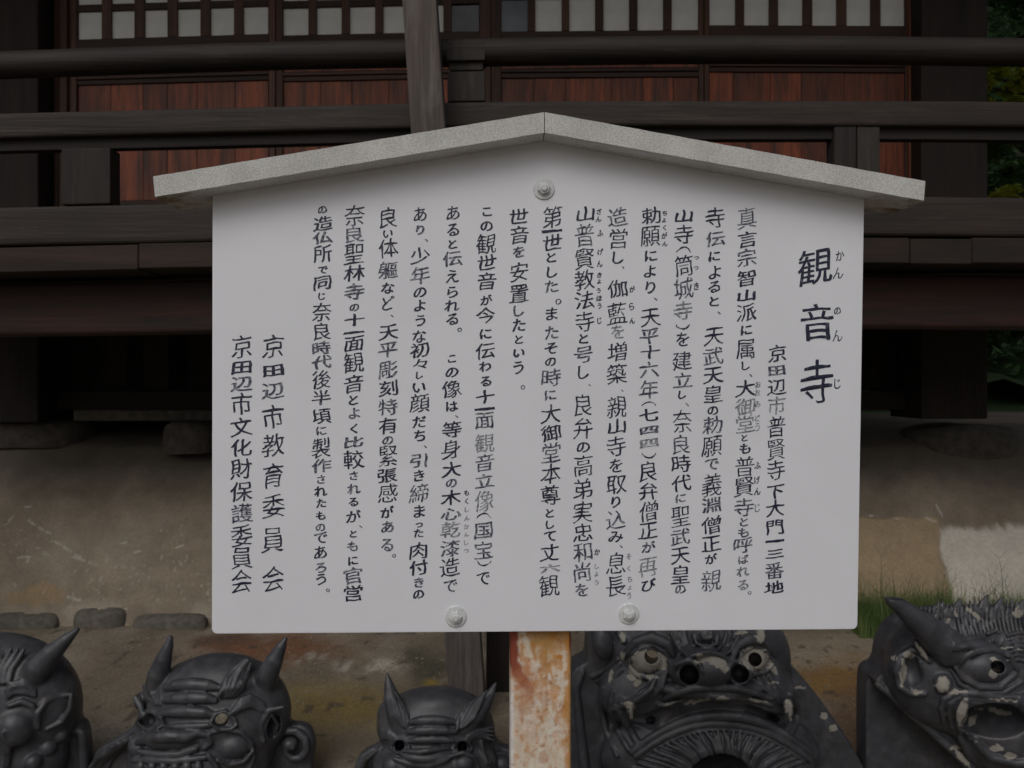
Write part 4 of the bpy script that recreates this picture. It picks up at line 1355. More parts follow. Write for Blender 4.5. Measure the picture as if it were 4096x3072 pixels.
# --- far left, cut by the frame
def head1():
    c = Clay(-1180, 700, -450, 330, -1300, -120, 9)
    c.aim(0, 2400, 1.7015)
    M = lambda pts: [(-500 - p[0], *p[1:]) for p in pts]       # its own left half, mirrored
    c.P([(-1080, 1600), (-1080, 900), (-980, 800), (-980, 640), (-860, 480), (-600, 340), (-250, 280), (80, 285), (280, 360), (400, 480), (500, 640), (480, 810), (600, 870), (570, 1600)], 20, 110, 30, 20)
    c.E(-150, 800, 0, 590, 310, 515, 40)
    c.E(-200, 1150, -60, 560, 260, 300, 40)
    for mir in (lambda p: p, M):
        c.L(mir([(110, 850, 110), (120, 880, 110)]), -.25, 30)
        for k in range(5):
            c.L(mir([(165 - k * 44, 335 - k * 2, 12), (128 - k * 42, 400, 20), (80 - k * 38, 470, 20), (60 - k * 32, 565, 14)]), .6, 4)
        for k in range(4):
            c.L(mir([(40 + k * 4, 612 + k * 18, 10), (95, 564 + k * 22, 16), (165, 556 + k * 24, 16), (240, 612 + k * 14, 10)]), .6, 4)
        c.L(mir([(60, 720, 16), (150, 690, 20), (220, 720, 20), (250, 800, 16)]), .4, 6)
    for (x, m_) in ((-110, 1), (-390, -1)):
        c.L([(x - 90, 830, 12), (x - 20, 760, 18), (x + 60, 780, 16), (x + 100, 840, 10)], .4, 6)
    c.C([(-110, 825, -480, 42), (-110, 825, 0, 40)], 4, 'sub'); c.C([(-390, 825, -480, 42), (-390, 825, 0, 40)], 4, 'sub')
    for y in (560, 640, 720):
        c.L([(-420, y, 24), (-250, y - 8, 40), (-90, y, 24)], .4, 12)
    c.E(-250, 980, -280, 210, 130, 75, 22)
    # ear: a pointed shell
    c.E(350, 770, 0, 110, 90, 115, 14, part="ear"); c.E(M([(350,)])[0][0], 770, 0, 110, 90, 115, 14, part="ear")
    c.E(350, 790, -95, 66, 55, 62, 12, 'sub')
    c.L([(258, 870, 16), (258, 770, 20), (310, 690, 22), (400, 655, 22), (485, 640, 14)], .5, 6)
    c.L([(485, 650, 14), (475, 740, 18), (420, 830, 18), (320, 880, 14)], .5, 6)
    c.C([(330, 730, -70, 14), (352, 780, -85, 20), (320, 840, -80, 14)], 8)
    c.L([(410, 915, 50), (412, 918, 50)], -.2, 4); c.L([(325, 1005, 56), (326, 1008, 56)], -.2, 4); c.L([(230, 1100, 56), (231, 1102, 56)], -.2, 4)
    c.C([(470, 850, 20, 26), (560, 905, 20, 32), (570, 1080, 20, 32), (565, 1280, 20, 32)], 8)
    for k in range(4):
        c.L([(20 - k * 36, 900 + k * 26, 14), (60 - k * 30, 1000 + k * 20, 20), (50 - k * 24, 1120, 18), (0, 1240, 12)], .5, 4)
    h = [(190, 560, -120, 105), (270, 460, -150, 90), (360, 355, -160, 66), (450, 270, -160, 42), (526, 202, -156, 17)]
    c.C(h, 14, part="horn"); c.C(M(h), 14, part="horn")
    return build_tile(c, 0, 2400, 1.7015, 2.98, [],
                      "dark demon tile cut off by the photo's left border, one horn slanting right", TG, 2)
head1()

# --- small one in the middle
def head3():
    c = Clay(260, 1740, -420, 300, -1410, -470, 8)
    c.aim(1200, 2400, 1.843)
    c.P([(340, 1700), (380, 1240), (460, 1130), (600, 1070), (560, 930), (560, 800), (680, 740), (850, 705), (1150, 710), (1330, 760), (1430, 900), (1440, 1080), (1580, 1120), (1640, 1250), (1660, 1700)], 20, 120, 30, 20)
    c.E(980, 990, 0, 440, 260, 285, 30)
    c.E(980, 1270, -60, 470, 250, 240, 40)
    c.E(980, 800, -60, 190, 130, 100, 30)
    c.E(930, 1160, -220, 200, 120, 60, 20)
    c.E(1205, 1210, -180, 95, 120, 85, 18); c.E(690, 1225, -170, 90, 110, 80, 18)
    for (y, x0, x1, r_) in ((890, 815, 1135, 36), (962, 800, 1150, 34), (1030, 790, 1160, 28)):
        c.L([(x0, y + 10, r_ * .5), (x0 + 70, y, r_ * .9), (975, y - 4, r_), (x1 - 70, y, r_ * .9), (x1, y + 8, r_ * .5)], .45, 8)
    l_ = [(643, 545, -90, 10), (655, 620, -110, 34), (675, 720, -130, 62), (712, 830, -150, 74), (735, 930, -160, 60)]
    r_ = [(1442, 615, -90, 10), (1405, 690, -110, 34), (1350, 770, -130, 60), (1290, 850, -150, 78), (1225, 940, -160, 62)]
    c.C(l_, 12, part="horn"); c.C(r_, 12, part="horn")
    for k in range(5):
        c.L([(1160 + k * 12, 955 - k * 4, 10), (1170 + k * 28, 870, 15), (1215 + k * 28, 800 - k * 6, 14), (1280 + k * 24, 740 - k * 18, 8)], .5, 4)
    for k in range(4):
        c.L([(790 - k * 10, 945 - k * 4, 9), (795 - k * 30, 850, 13), (750 - k * 22, 760, 12), (700 - k * 12, 680 - k * 12, 7)], .4, 4)
    for k in range(4):
        c.L([(1235 + k * 4, 1010 + k * 12, 10), (1290, 958 + k * 16, 14), (1360, 950 + k * 20, 12), (1435, 935 + k * 34, 7)], .6, 4)
        c.L([(700 - k * 4, 1010 + k * 12, 10), (650, 965 + k * 16, 13), (600, 960 + k * 22, 10)], .6, 4)
    for (x, y) in ((735, 1072), (1197, 1080)):
        c.L([(x - 74, y + 14, 10), (x - 30, y - 46, 15), (x + 30, y - 48, 15), (x + 76, y + 12, 10)], .5, 5)
        c.L([(x - 70, y + 18, 9), (x - 20, y + 56, 13), (x + 40, y + 52, 12), (x + 74, y + 16, 9)], .5, 5)
        c.C([(x, y, -480, 36), (x, y, 0, 34)], 5, 'sub')
    c.L([(700, 1170, 16), (800, 1205, 24), (950, 1215, 28), (1070, 1180, 24), (1150, 1120, 16)], .5, 8)
    c.L([(760, 1110, 12), (880, 1120, 20), (1000, 1100, 22), (1100, 1090, 14)], .5, 8)
    c.L([(1120, 1150, 12), (1200, 1125, 16), (1290, 1160, 16), (1320, 1240, 12)], .4, 6)
    c.L([(1335, 1035, 13), (1345, 1110, 17), (1380, 1200, 13)], .5, 6)
    c.L([(1420, 1050, 12), (1390, 1120, 16), (1400, 1200, 13)], .5, 6)
    c.E(1480, 1230, 0, 70, 70, 70, 6)
    for k in range(4):
        c.L([(600 - k * 34, 1090 + k * 20, 14), (520 - k * 30, 1150 + k * 20, 18), (460 - k * 30, 1270 + k * 20, 13)], .5, 5)
    return build_tile(c, 1200, 2400, 1.843, 3.08, [],
                      "smallest demon tile with leaf-shaped pointed horns, just left of the rusty post", TG, 3)
head3()

# --- large one with round nostrils and lime-ringed eyes
def head4():
    c = Clay(20, 2640, -620, 400, -1430, 150, 9.5)
    c.aim(2250, 2450, 2.011)
    c.P([(60, 1750), (60, 620), (80, 470), (150, 420), (205, 400), (205, 100), (400, -80), (1500, -80), (1700, 180), (1720, 330), (1880, 450), (2110, 740), (2330, 1060), (2700, 1750)], 0, 330, 26, 20)
    c.E(1130, 430, -10, 760, 270, 580, 40)
    c.E(1230, 1230, -40, 900, 300, 460, 60)
    c.E(1500, 700, -60, 420, 230, 260, 60); c.E(640, 700, -60, 330, 210, 260, 60)     # cheeks
    c.E(1150, 190, -190, 120, 120, 95, 22)
    # eyeballs
    c.E(690, 390, -190, 140, 100, 124, 12, part="eye"); c.E(1545, 388, -180, 122, 100, 112, 12, part="eye")
    # nose
    c.E(1190, 470, -300, 230, 190, 160, 26)
    c.E(1020, 500, -310, 150, 130, 118, 16); c.E(1425, 498, -300, 132, 125, 112, 16)
    # upper lip body
    c.E(1215, 640, -260, 430, 150, 85, 26)
    # brows and lids
    c.L([(500, 350, 22), (590, 240, 40), (720, 200, 48), (840, 250, 40), (890, 340, 26)], .3, 10)
    c.L([(1360, 380, 20), (1400, 270, 34), (1500, 215, 44), (1620, 240, 38), (1710, 340, 22)], .3, 10)
    c.L([(550, 400, 12), (620, 290, 18), (730, 262, 20), (830, 320, 16), (860, 400, 12)], .4, 5)
    c.L([(540, 440, 16), (610, 510, 22), (730, 530, 24), (840, 480, 18)], .4, 6)
    c.L([(1425, 420, 12), (1430, 320, 16), (1530, 270, 18), (1640, 310, 16), (1680, 390, 12)], .4, 5)
    c.L([(1430, 470, 14), (1520, 508, 18), (1640, 480, 16), (1690, 420, 12)], .4, 6)
    # forehead curls
    c.L([(1050, 180, 12), (1080, 250, 16), (1160, 285, 16), (1240, 250, 16), (1250, 180, 12)], .6, 5)
    c.L([(1110, 170, 10), (1140, 215, 13), (1200, 205, 12), (1200, 160, 10)], .6, 4)
    for sgn, x0 in ((-1, 1000), (1, 1300)):
        for k in range(4):
            c.L([(x0 + sgn * k * 38, 90 + k * 8, 12), (x0 + sgn * (20 + k * 34), 180, 17), (x0 + sgn * (k * 22 - 10), 260 + k * 14, 14), (x0 + sgn * (k * 12 - 60), 310 + k * 18, 10)], .5, 4)
    c.L([(960, 420, 10), (1040, 350, 18), (1160, 318, 20), (1280, 340, 18), (1350, 400, 10)], .4, 8)
    # nostril rims and holes
    c.L([(890, 500, 16), (905, 420, 20), (1000, 385, 22), (1100, 410, 20), (1130, 480, 14)], .35, 8)
    c.L([(1330, 470, 14), (1360, 400, 18), (1450, 385, 20), (1530, 430, 18), (1540, 510, 14)], .35, 8)
    c.C([(1020, 508, -680, 88), (1020, 500, -200, 70)], 8, 'sub'); c.C([(1432, 500, -680, 80), (1425, 492, -200, 64)], 8, 'sub')
    c.C([(715, 356, -600, 54), (715, 356, 60, 52), (735, 290, 440, 54)], 4, 'sub'); c.C([(1548, 378, -600, 52), (1548, 378, 0, 52)], 4, 'sub')
    # folds beside the nose, sweeping round to the cheeks
    for k in range(4):
        c.L([(830 - k * 40, 500 + k * 14, 14), (800 - k * 44, 600 + k * 8, 24), (700 - k * 50, 680 + k * 10, 24), (570 - k * 46, 720 + k * 20, 18), (470 - k * 24, 690 + k * 30, 10)], .5, 7)
    for k in range(3):
        c.L([(1570 + k * 46, 530 - k * 10, 14), (1620 + k * 48, 610, 22), (1700 + k * 42, 670 + k * 12, 20), (1780 + k * 26, 760 + k * 10, 14)], .5, 7)
    # lips
    c.L([(800, 700, 16), (900, 650, 24), (1050, 612, 30), (1200, 600, 32), (1400, 612, 30), (1560, 650, 24), (1680, 700, 16)], .5, 10)
    c.L([(770, 745, 16), (900, 720, 22), (1050, 690, 26), (1200, 672, 26), (1400, 680, 26), (1560, 712, 22), (1680, 745, 16)], .7, 6)
    # mouth gap
    c.C([(580, 860, -380, 66), (700, 870, -400, 86), (900, 820, -440, 60), (1200, 768, -480, 32), (1480, 780, -440, 38), (1640, 830, -400, 64), (1760, 870, -340, 60)], 8, 'sub')
    c.C([(580, 860, -200, 60), (700, 870, -220, 84), (900, 820, -280, 58), (1200, 768, -340, 32), (1480, 780, -300, 38), (1640, 830, -220, 62), (1760, 870, -160, 60)], 8, 'sub')
    c.C([(600, 860, -60, 50), (700, 870, -80, 74), (900, 825, -140, 54), (1200, 775, -180, 36), (1480, 785, -140, 40), (1640, 830, -80, 56), (1740, 870, -40, 50)], 8, 'sub')
    c.C([(640, 860, 90, 46), (720, 870, 80, 66), (900, 825, 40, 50), (1200, 775, 20, 34), (1480, 785, 40, 38), (1640, 830, 80, 52), (1720, 870, 90, 46)], 8, 'sub')
    # corners of the mouth
    c.L([(470, 700, 20), (470, 800, 30), (530, 920, 32), (600, 1040, 26)], .4, 8)
    c.L([(400, 640, 18), (390, 780, 26), (440, 930, 28), (530, 1100, 22)], .4, 8)
    c.L([(330, 600, 16), (310, 760, 24), (350, 950, 26), (440, 1150, 20)], .4, 8)
    c.L([(1830, 660, 20), (1890, 760, 26), (1880, 880, 26), (1840, 970, 20)], .4, 8)
    c.C([(540, 730, -330, 34), (538, 800, -330, 28), (560, 880, -320, 10)], 6, part="fang")
    c.C([(1812, 735, -310, 46), (1815, 800, -310, 40), (1795, 885, -300, 16)], 6, part="fang")
    c.L([(1285, 682, 26), (1285, 712, 24)], .6, 4, part="tooth")
    c.L([(1215, 690, 20), (1215, 712, 18)], .6, 4, part="tooth")
    # lower jaw: arched rolls, then the long combed beard
    def arch(off, r_, x0, x1, kk, lift):
        pts = []
        for t in np.linspace(0, 1, 13):
            x = x0 + (x1 - x0) * t
            pts.append((x, 815 + off + .00058 * (x - 1270) ** 2, r_ * (1 - .35 * abs(2 * t - 1))))
        c.L(pts, lift, kk)
    arch(10, 44, 560, 2020, 8, .5)
    arch(75, 34, 590, 1990, 6, .5)
    arch(122, 16, 630, 1950, 4, .7)
    rr_ = random.Random(4)
    for i in range(34):
        t = i / 33
        x = 520 + 1500 * t + rr_.uniform(-8, 8)
        y = 955 + .00058 * (x - 1270) ** 2
        s_ = (x - 1300) / 760
        ex = 1330 + (x - 1300) * .50; ey = max(1215 - 60 * math.cos(s_ * 2.4), y + 130)
        bow = -60 * s_ + 18 * math.sin(i * 2.3)
        ww = 14 + 4 * (i % 3)
        c.L([(x, y, ww * .6), (x * .7 + ex * .3 + bow, y * .66 + ey * .34, ww), (x * .35 + ex * .65 + bow * .8, y * .3 + ey * .7, ww * 1.1), (ex, ey + 40, ww * .8)], .5, 4)
    c.E(1350, 1440, -330, 240, 460, 165, 16, 'sub')
    c.C([(200, 1420, -10, 40), (150, 1000, -10, 36), (110, 620, 0, 30), (160, 470, 0, 26)], 14)
    # ear knobs and side tufts
    c.E(330, 260, -90, 85, 90, 140, 16, part="ear", tilt=10)
    c.E(1690, 270, -60, 56, 80, 95, 14, part="ear")
    c.L([(455, 130, 40), (500, 225, 30)], .3, 10)
    c.L([(1590, 130, 38), (1605, 235, 26)], .4, 10)
    for k in range(3):
        c.L([(240 + k * 40, 520 + k * 40, 16), (340 + k * 30, 460 + k * 36, 24), (440 + k * 20, 380 + k * 40, 18)], .4, 6)
    limes = [(690, 390, 140, 92, 0), (600, 460, 75, 50, 0), (790, 400, 50, 70, 0), (1545, 380, 118, 96, 0), (1690, 440, 22, 75, -30), (1180, 365, 130, 26, 12), (1290, 425, 34, 70, -35),
             (1120, 388, 80, 22, -8), (1230, 405, 60, 30, 20), (1080, 715, 110, 15, -10), (1285, 695, 58, 24, 0), (860, 735, 60, 13, -12), (1570, 705, 80, 11, 10), (1815, 750, 42, 55, 0),
             (530, 745, 50, 30, 20), (550, 810, 22, 40, 0), (560, 520, 45, 18, 20), (610, 560, 24, 40, 25), (720, 520, 60, 16, 10), (480, 350, 16, 35, 0), (480, 200, 34, 44, 0), (1590, 190, 38, 62, 0), (1440, 165, 60, 14, 0),
             (385, 510, 16, 50, 15), (1700, 570, 45, 10, 0), (1905, 605, 50, 14, -5), (2100, 830, 30, 24, 50), (2170, 930, 30, 35, 50), (1840, 820, 16, 50, 0), (1080, 420, 20, 12, 0)]
    return build_tile(c, 2250, 2450, 2.011, 2.9, limes,
                      "large demon tile with round nostrils and white-ringed eyes, just right of the rusty post", TG, 4)
head4()

# --- far right, big horn and glaring eye
def head5():
    c = Clay(540, 2600, -620, 420, -1780, -200, 8.5)
    c.aim(3200, 2250, 2.0179)
    c.P([(625, 2200), (615, 1000), (660, 930), (745, 900), (770, 700), (860, 560), (1000, 480), (1300, 440), (2200, 440), (2450, 640), (2640, 1000), (2660, 2200)], 190, 400, 16, 10)
    c.P([(622, 990), (660, 930), (745, 900), (770, 700), (860, 560), (1000, 480), (1300, 440), (2200, 440), (2450, 640), (2640, 1000), (2660, 2200), (1960, 2200), (1420, 1705), (1230, 1520), (1040, 1345), (860, 1195), (740, 1080)], 40, 300, 14, 8)
    c.E(1500, 960, 0, 720, 330, 520, 40)
    c.E(2010, 1380, -60, 700, 290, 440, 60)
    c.E(1500, 1180, -30, 420, 260, 260, 60)
    # rim of the plate, running down to the right
    c.C([(630, 985, 30, 28), (740, 1070, 0, 32), (860, 1190, -20, 34), (1040, 1340, -50, 36), (1230, 1510, -80, 36), (1420, 1700, -100, 36)], 10)
    c.C([(700, 1010, 40, 20), (800, 1080, 20, 22), (920, 1200, 0, 24), (1090, 1330, -30, 24), (1280, 1480, -60, 24)], 10)
    # combed crest of hair, ending in flame tips
    hair = []
    for i in range(42):
        x = 985 + i * 33
        g_ = (i % 9) / 9.0
        tip = 285 + 75 * abs(g_ - .45) * 2 + 60 * max(0, (6 - i) / 6) + 8 * math.sin(i * 2.3)
        sw = -30 + 60 * g_
        c.C([(x - 4, 430, -140, 17), (x + sw * .2, (420 + tip) / 2, -115, 14), (x + sw * .7, tip, -95, 7)], 3)
        hair.append((x, sw))
    for (x, y) in ((1120, 330), (1290, 292), (1505, 262), (1625, 280), (1800, 300)):
        for q_ in (-16, 0, 16):
            c.C([(x - 40 + q_, y + 130, -140, 22), (x - 20 + q_, y + 60, -120, 18), (x + q_ * .4 + 6, y + 4, -100, 8)], 4)
    c.E(1500, 500, -10, 600, 150, 110, 30)
    for (x, sw) in hair:
        c.L([(x + 26, 600, 10), (x + 4, 530, 14), (x - 8, 460, 15), (x - 6, 400, 14), (x + sw * .2, 365, 11)], .75, 2)
    # horn
    c.C([(1190, 690, -230, 150), (1110, 610, -260, 134), (1010, 520, -290, 112), (900, 430, -310, 86), (800, 345, -320, 64), (745, 302, -320, 58), (712, 280, -318, 50)], 20, part="horn")
    c.C([(2250, 700, -160, 130), (2350, 600, -200, 110), (2480, 470, -230, 80), (2580, 360, -240, 50)], 20, part="horn")
    # eye
    c.E(1500, 860, -215, 255, 160, 170, 22)
    c.E(1530, 865, -300, 175, 100, 125, 10, part="eye")
    c.L([(1255, 850, 18), (1320, 760, 26), (1420, 710, 32), (1560, 700, 34), (1680, 750, 30), (1750, 860, 22)], .5, 8)
    c.L([(1255, 850, 16), (1310, 930, 24), (1440, 1005, 28), (1610, 1005, 28), (1740, 900, 18)], .5, 8)
    c.L([(1230, 880, 14), (1290, 980, 20), (1430, 1050, 22), (1640, 1050, 22), (1790, 960, 16)], .5, 8)
    c.C([(1597, 842, -640, 54), (1597, 845, -220, 46)], 4, 'sub')
    # rope-like eyebrow ending in a curl, furrows of the forehead
    for k in range(6):
        c.L([(1245, 650 + k * 12, 10), (1340, 615 + k * 16, 16), (1450, 600 + k * 17, 17), (1560, 575 + k * 14, 14), (1620, 590 + k * 8, 9)], .7, 4)
    sp = [(1580 + (82 - 8 * t) * math.cos(R(-140 + 45 * t)), 625 + (82 - 8 * t) * math.sin(R(-140 + 45 * t)), 17) for t in range(8)]
    c.L(sp, 1.1, 4)
    for k in range(7):
        c.L([(1680, 590 + k * 34, 10), (1760, 566 + k * 36, 16), (1900, 580 + k * 38, 15), (2040, 640 + k * 36, 10)], .6, 4)
    # ear: a deep shell with a heavy rim
    c.E(905, 880, -60, 160, 120, 200, 16, part="ear")
    c.E(930, 900, -190, 84, 90, 130, 10, 'sub')
    c.L([(1010, 730, 20), (900, 705, 30), (810, 760, 34), (785, 880, 34), (810, 1000, 32), (900, 1060, 28), (1010, 1060, 22)], .45, 8)
    c.C([(975, 800, -190, 22), (1000, 880, -190, 28), (1035, 960, -180, 22)], 8)
    c.L([(930, 640, 20), (985, 730, 26), (1050, 800, 18)], .6, 8)
    # cheek, tusks and lips
    c.L([(1150, 960, 70), (1150, 990, 70)], -.1, 14)
    for k in range(4):
        c.L([(1160 + k * 68, 1290 + k * 46, 16), (1140 + k * 64, 1180 + k * 42, 26), (1165 + k * 50, 1100 + k * 34, 28), (1260 + k * 20, 1050 + k * 34, 26), (1420, 1060 + k * 34, 26), (1620, 1090 + k * 36, 28), (1860, 1080 + k * 36, 22)], .5, 6)
    c.L([(1340, 1110, 36), (1300, 1200, 44), (1290, 1290, 36), (1325, 1350, 16)], .8, 6, part="fang")
    c.L([(1440, 1225, 34), (1395, 1280, 36), (1420, 1360, 18)], .8, 8)
    c.E(1740, 1410, -340, 290, 420, 165, 20, 'sub')
    c.L([(1400, 1330, 22), (1420, 1450, 32), (1540, 1570, 34), (1740, 1620, 34), (1950, 1600, 28)], .4, 8)
    c.L([(1290, 1400, 22), (1370, 1560, 30), (1500, 1690, 28)], .5, 8)
    c.E(1960, 1180, -360, 150, 120, 110, 20)
    limes = [(830, 880, 30, 115, 5), (885, 745, 50, 26, 0), (945, 1046, 52, 22, 5), (1150, 985, 62, 72, 15), (985, 720, 18, 95, -38), (1570, 790, 50, 16, 15), (1560, 895, 52, 40, 10),
             (1305, 1215, 46, 115, 8), (1395, 1275, 34, 55, 15), (1250, 1045, 75, 16, 0), (1320, 1042, 40, 12, 0), (1620, 1205, 100, 26, 12), (1450, 1180, 30, 12, 0), (1590, 1500, 50, 28, 10),
             (1700, 1560, 55, 26, 0), (1250, 1500, 50, 20, -10), (1310, 1580, 26, 90, -40), (1260, 410, 16, 34, 0), (1400, 410, 14, 100, -48), (1760, 400, 40, 42, 0), (1100, 430, 7, 18, 0), (1195, 465, 9, 22, 0),
             (760, 770, 30, 20, 0), (1700, 690, 100, 6, 4), (1640, 1110, 130, 9, 8)]
    return build_tile(c, 3200, 2250, 2.0179, 2.8, limes,
                      "large demon tile with thick horn and combed hair crest, at the right border", TG, 5)
head5()

# ------------------------------------------------------------------ plants
def grass_tuft(name, x0, x1, y0, y1, n, hmin, hmax, mat, label, cat, seed, zf=None, wid=.003, lean=.5):
    r_ = random.Random(seed)
    v, f = [], []
    for i in range(n):
        x = r_.uniform(x0, x1); y = r_.uniform(y0, y1)
        z = zf(x, y) if zf else .1
        h = r_.uniform(hmin, hmax) * (1 if r_.random() < .85 else 1.4)
        a = r_.uniform(0, 6.28); ln = r_.uniform(0, lean) * h
        dx, dy = math.cos(a) * ln, math.sin(a) * ln * .6
        wv = wid * r_.uniform(.5, 1.1)
        pa = r_.uniform(0, 3.14); wx_, wy_ = math.cos(pa) * wv, math.sin(pa) * wv
        b = len(v)
        for (t, ww) in ((0, 1), (.4, .85), (.75, .55)):
            k = t * t
            v.append((x + dx * k - wx_ * ww, y + dy * k - wy_ * ww, z + h * t)); v.append((x + dx * k + wx_ * ww, y + dy * k + wy_ * ww, z + h * t))
        v.append((x + dx * 1.1, y + dy * 1.1, z + h * (1 - .25 * ln / max(h, .01))))
        f += [(b, b + 1, b + 3, b + 2), (b + 2, b + 3, b + 5, b + 4), (b + 4, b + 5, b + 6)]
    o = mesh_obj(name, v, f, mat, center=False)
    return tag(o, label, cat, None, "stuff")
gz = lambda x, y: float(ground_z(np.array(x), np.array(y))) - .01
xa = PX(3400, 0, 4.5).x; xb_ = PX(3650, 0, 4.5).x; xc_ = PX(4400, 0, 4.5).x
xd_ = PX(3830, 0, 4.5).x; xe_ = PX(3960, 0, 4.5).x
grass_tuft("grass", xa, xd_, 4.36, 4.58, 3400, .08, .26, GRASSM, "dense green grass at the mound's foot between the board's lower right corner and the horned tile's crest", "grass", 5, gz, .0021)
grass_tuft("grass", xe_, xc_, 4.40, 4.58, 2000, .09, .24, GRASSM, "green grass against the white plaster at the photo's right border", "grass", 6, gz, .0021)
# sprawling dry weed stalks, leaning out of the grass
def weed(x, y, n, seed, label):
    r_ = random.Random(seed)
    z = gz(x, y)
    v, f = [], []
    def stick(p, q_, w0, w1):
        b = len(v)
        p, q_ = Vector(p), Vector(q_)
        d = (q_ - p).normalized(); s1 = d.cross(Vector((0, 1, 0))).normalized(); s2 = d.cross(s1)
        for (o_, w_) in ((p, w0), (q_, w1)):
            for k in range(3):
                a = k * 2.094
                v.append(tuple(o_ + s1 * math.cos(a) * w_ + s2 * math.sin(a) * w_))
        for k in range(3): f.append((b + k, b + (k + 1) % 3, b + 3 + (k + 1) % 3, b + 3 + k))
    for i in range(n):
        a = r_.uniform(-.9, .9); h = r_.uniform(.22, .44)
        p = Vector((x + r_.uniform(-.05, .05), y + r_.uniform(-.03, .03), z)); w_ = .0024
        steps = 6
        for s in range(steps):
            q_ = p + Vector((math.sin(a) * h / steps, r_.uniform(-.006, .003), math.cos(a) * h / steps))
            stick(p, q_, w_, w_ * .85)
            if s > 0:
                for sd_ in (-1, 1):
                    ba = a + sd_ * r_.uniform(.5, .9); L = h * .28 * (1 - s / steps * .5)
                    e = q_ + Vector((math.sin(ba) * L, r_.uniform(-.01, .01), math.cos(ba) * L))
                    stick(q_, e, w_ * .6, w_ * .3)
            p = q_; w_ *= .85; a += r_.uniform(-.12, .12)
    o = mesh_obj("weed", v, f, TWIGM)
    return tag(o, label, "weed", "dry weeds in the grass at the mound's foot")
weed(PX(3560, 0, 4.45).x, 4.45, 11, 1, "tall branching weed stalks rising from the densest grass beside the board")
weed(PX(3780, 0, 4.45).x, 4.45, 9, 2, "sprawling dry weed against the white plaster, above the big horn")
weed(PX(4010, 0, 4.45).x, 4.45, 9, 3, "dry weed stalks against the plaster at the photo's right border")

# grassy bank behind, and trees beyond the corner of the hall
bx = np.linspace(-14, 26, 160); by = np.linspace(9.8, 40, 60)
Xb, Yb = np.meshgrid(bx, by, indexing='ij')
Zb = .1 + 3.4 * sstep(9.9, 22, Yb) + .25 * (fbm(Xb, Yb, .8, 120) - .5)
o = grid_mesh("grassy_bank", np.stack([Xb, Yb, Zb], -1), LEAFD)
o.data.materials[0] = BANK
tag(o, "dark green bank rising behind the hall", None, None, "structure")
def bz(x, y):
    return .1 + 3.4 * float(sstep(9.9, 22, np.array(y))) - .02
grass_tuft("grass", 4.5, 9.5, 9.9, 13.5, 9000, .10, .30, GRASSM, "tall green grass on the bank seen under the veranda at the right", "grass", 8, bz, .012, .7)

def leaf_crown(name, centre, rad, n, size, mat, parent, seed, clumps=26):
    r_ = random.Random(seed)
    v, f = [], []
    cl = []
    for i in range(clumps):
        while True:
            p = Vector((r_.uniform(-1, 1), r_.uniform(-1, 1), r_.uniform(-1, 1)))
            if .35 < p.length < 1: break
        cl.append((Vector((p.x * rad[0], p.y * rad[1], p.z * rad[2])), r_.uniform(.18, .36) * min(rad)))
    for i in range(n):
        c_, rr3 = cl[i % clumps]
        q_ = Vector((r_.gauss(0, 1), r_.gauss(0, 1), r_.gauss(0, .6))) * rr3 * .62
        p = Vector(centre) + c_ + q_
        d1 = Vector((r_.uniform(-1, 1), r_.uniform(-1, 1), r_.uniform(-.5, .3))).normalized()
        d2 = d1.cross(Vector((r_.uniform(-.5, .5), r_.uniform(-.5, .5), 1))).normalized()
        s = size * r_.uniform(.6, 1.3)
        b = len(v)
        v += [tuple(p - d1 * s), tuple(p + d2 * s * .45), tuple(p + d1 * s), tuple(p - d2 * s * .45)]
        f.append((b, b + 1, b + 2, b + 3))
    return mesh_obj(name, v, f, mat, parent)
def tree(nm, x, y, crown_z, rad, n, size, mat, label, cat, seed):
    z0 = bz(x, y) if y > 9.9 else .1
    t = empty(nm, (x, y, z0))
    tag(t, label, cat)
    r_ = random.Random(seed)
    v, f = [], []
    def limb(p, q_, r0, r1, n_=7):
        b = len(v); p, q_ = Vector(p), Vector(q_)
        d = (q_ - p).normalized(); s1 = d.orthogonal().normalized(); s2 = d.cross(s1)
        for (o_, w_) in ((p, r0), (q_, r1)):
            for k in range(n_):
                a = k * 2 * math.pi / n_
                v.append(tuple(o_ + (s1 * math.cos(a) + s2 * math.sin(a)) * w_))
        for k in range(n_): f.append((b + k, b + (k + 1) % n_, b + n_ + (k + 1) % n_, b + n_ + k))
    top = (x + r_.uniform(-.1, .1), y, crown_z)
    rb = .035 + .02 * rad[0]
    limb((x, y, z0), top, rb, rb * .6)
    for i in range(9):
        a = r_.uniform(0, 6.28)
        e = (top[0] + math.cos(a) * rad[0] * .7, top[1] + math.sin(a) * rad[1] * .7, crown_z + r_.uniform(-.3, .7) * rad[2])
        limb((top[0], top[1], crown_z - r_.uniform(0, .4) * rad[2]), e, rb * .45, rb * .12, 5)
    mesh_obj("trunk", v, f, BARK, t)
    leaf_crown("crown", (x, y, crown_z), rad, n, size, mat, t, seed)
def at_(px, py, Y): return PX(px, py, Y)
p = at_(4110, 330, 8.2); tree("maple_tree", p.x + .1, 8.2, p.z, (.75, .6, .30), 16000, .032, LEAFY, "yellow-green maple beside the right corner column, above the middle rail", "tree", 31)
p = at_(4120, 60, 10.5); tree("evergreen_tree", p.x + .4, 10.5, p.z + .5, (1.3, 1.0, 1.0), 26000, .045, LEAFD, "dark evergreen filling the photo's upper right corner", "tree", 32)
p = at_(4120, 590, 9.4); tree("shrub", p.x + .2, 9.4, p.z, (.9, .7, .5), 14000, .035, LEAFG, "mid green shrub between the middle and base rails at the right border", "shrub", 33)
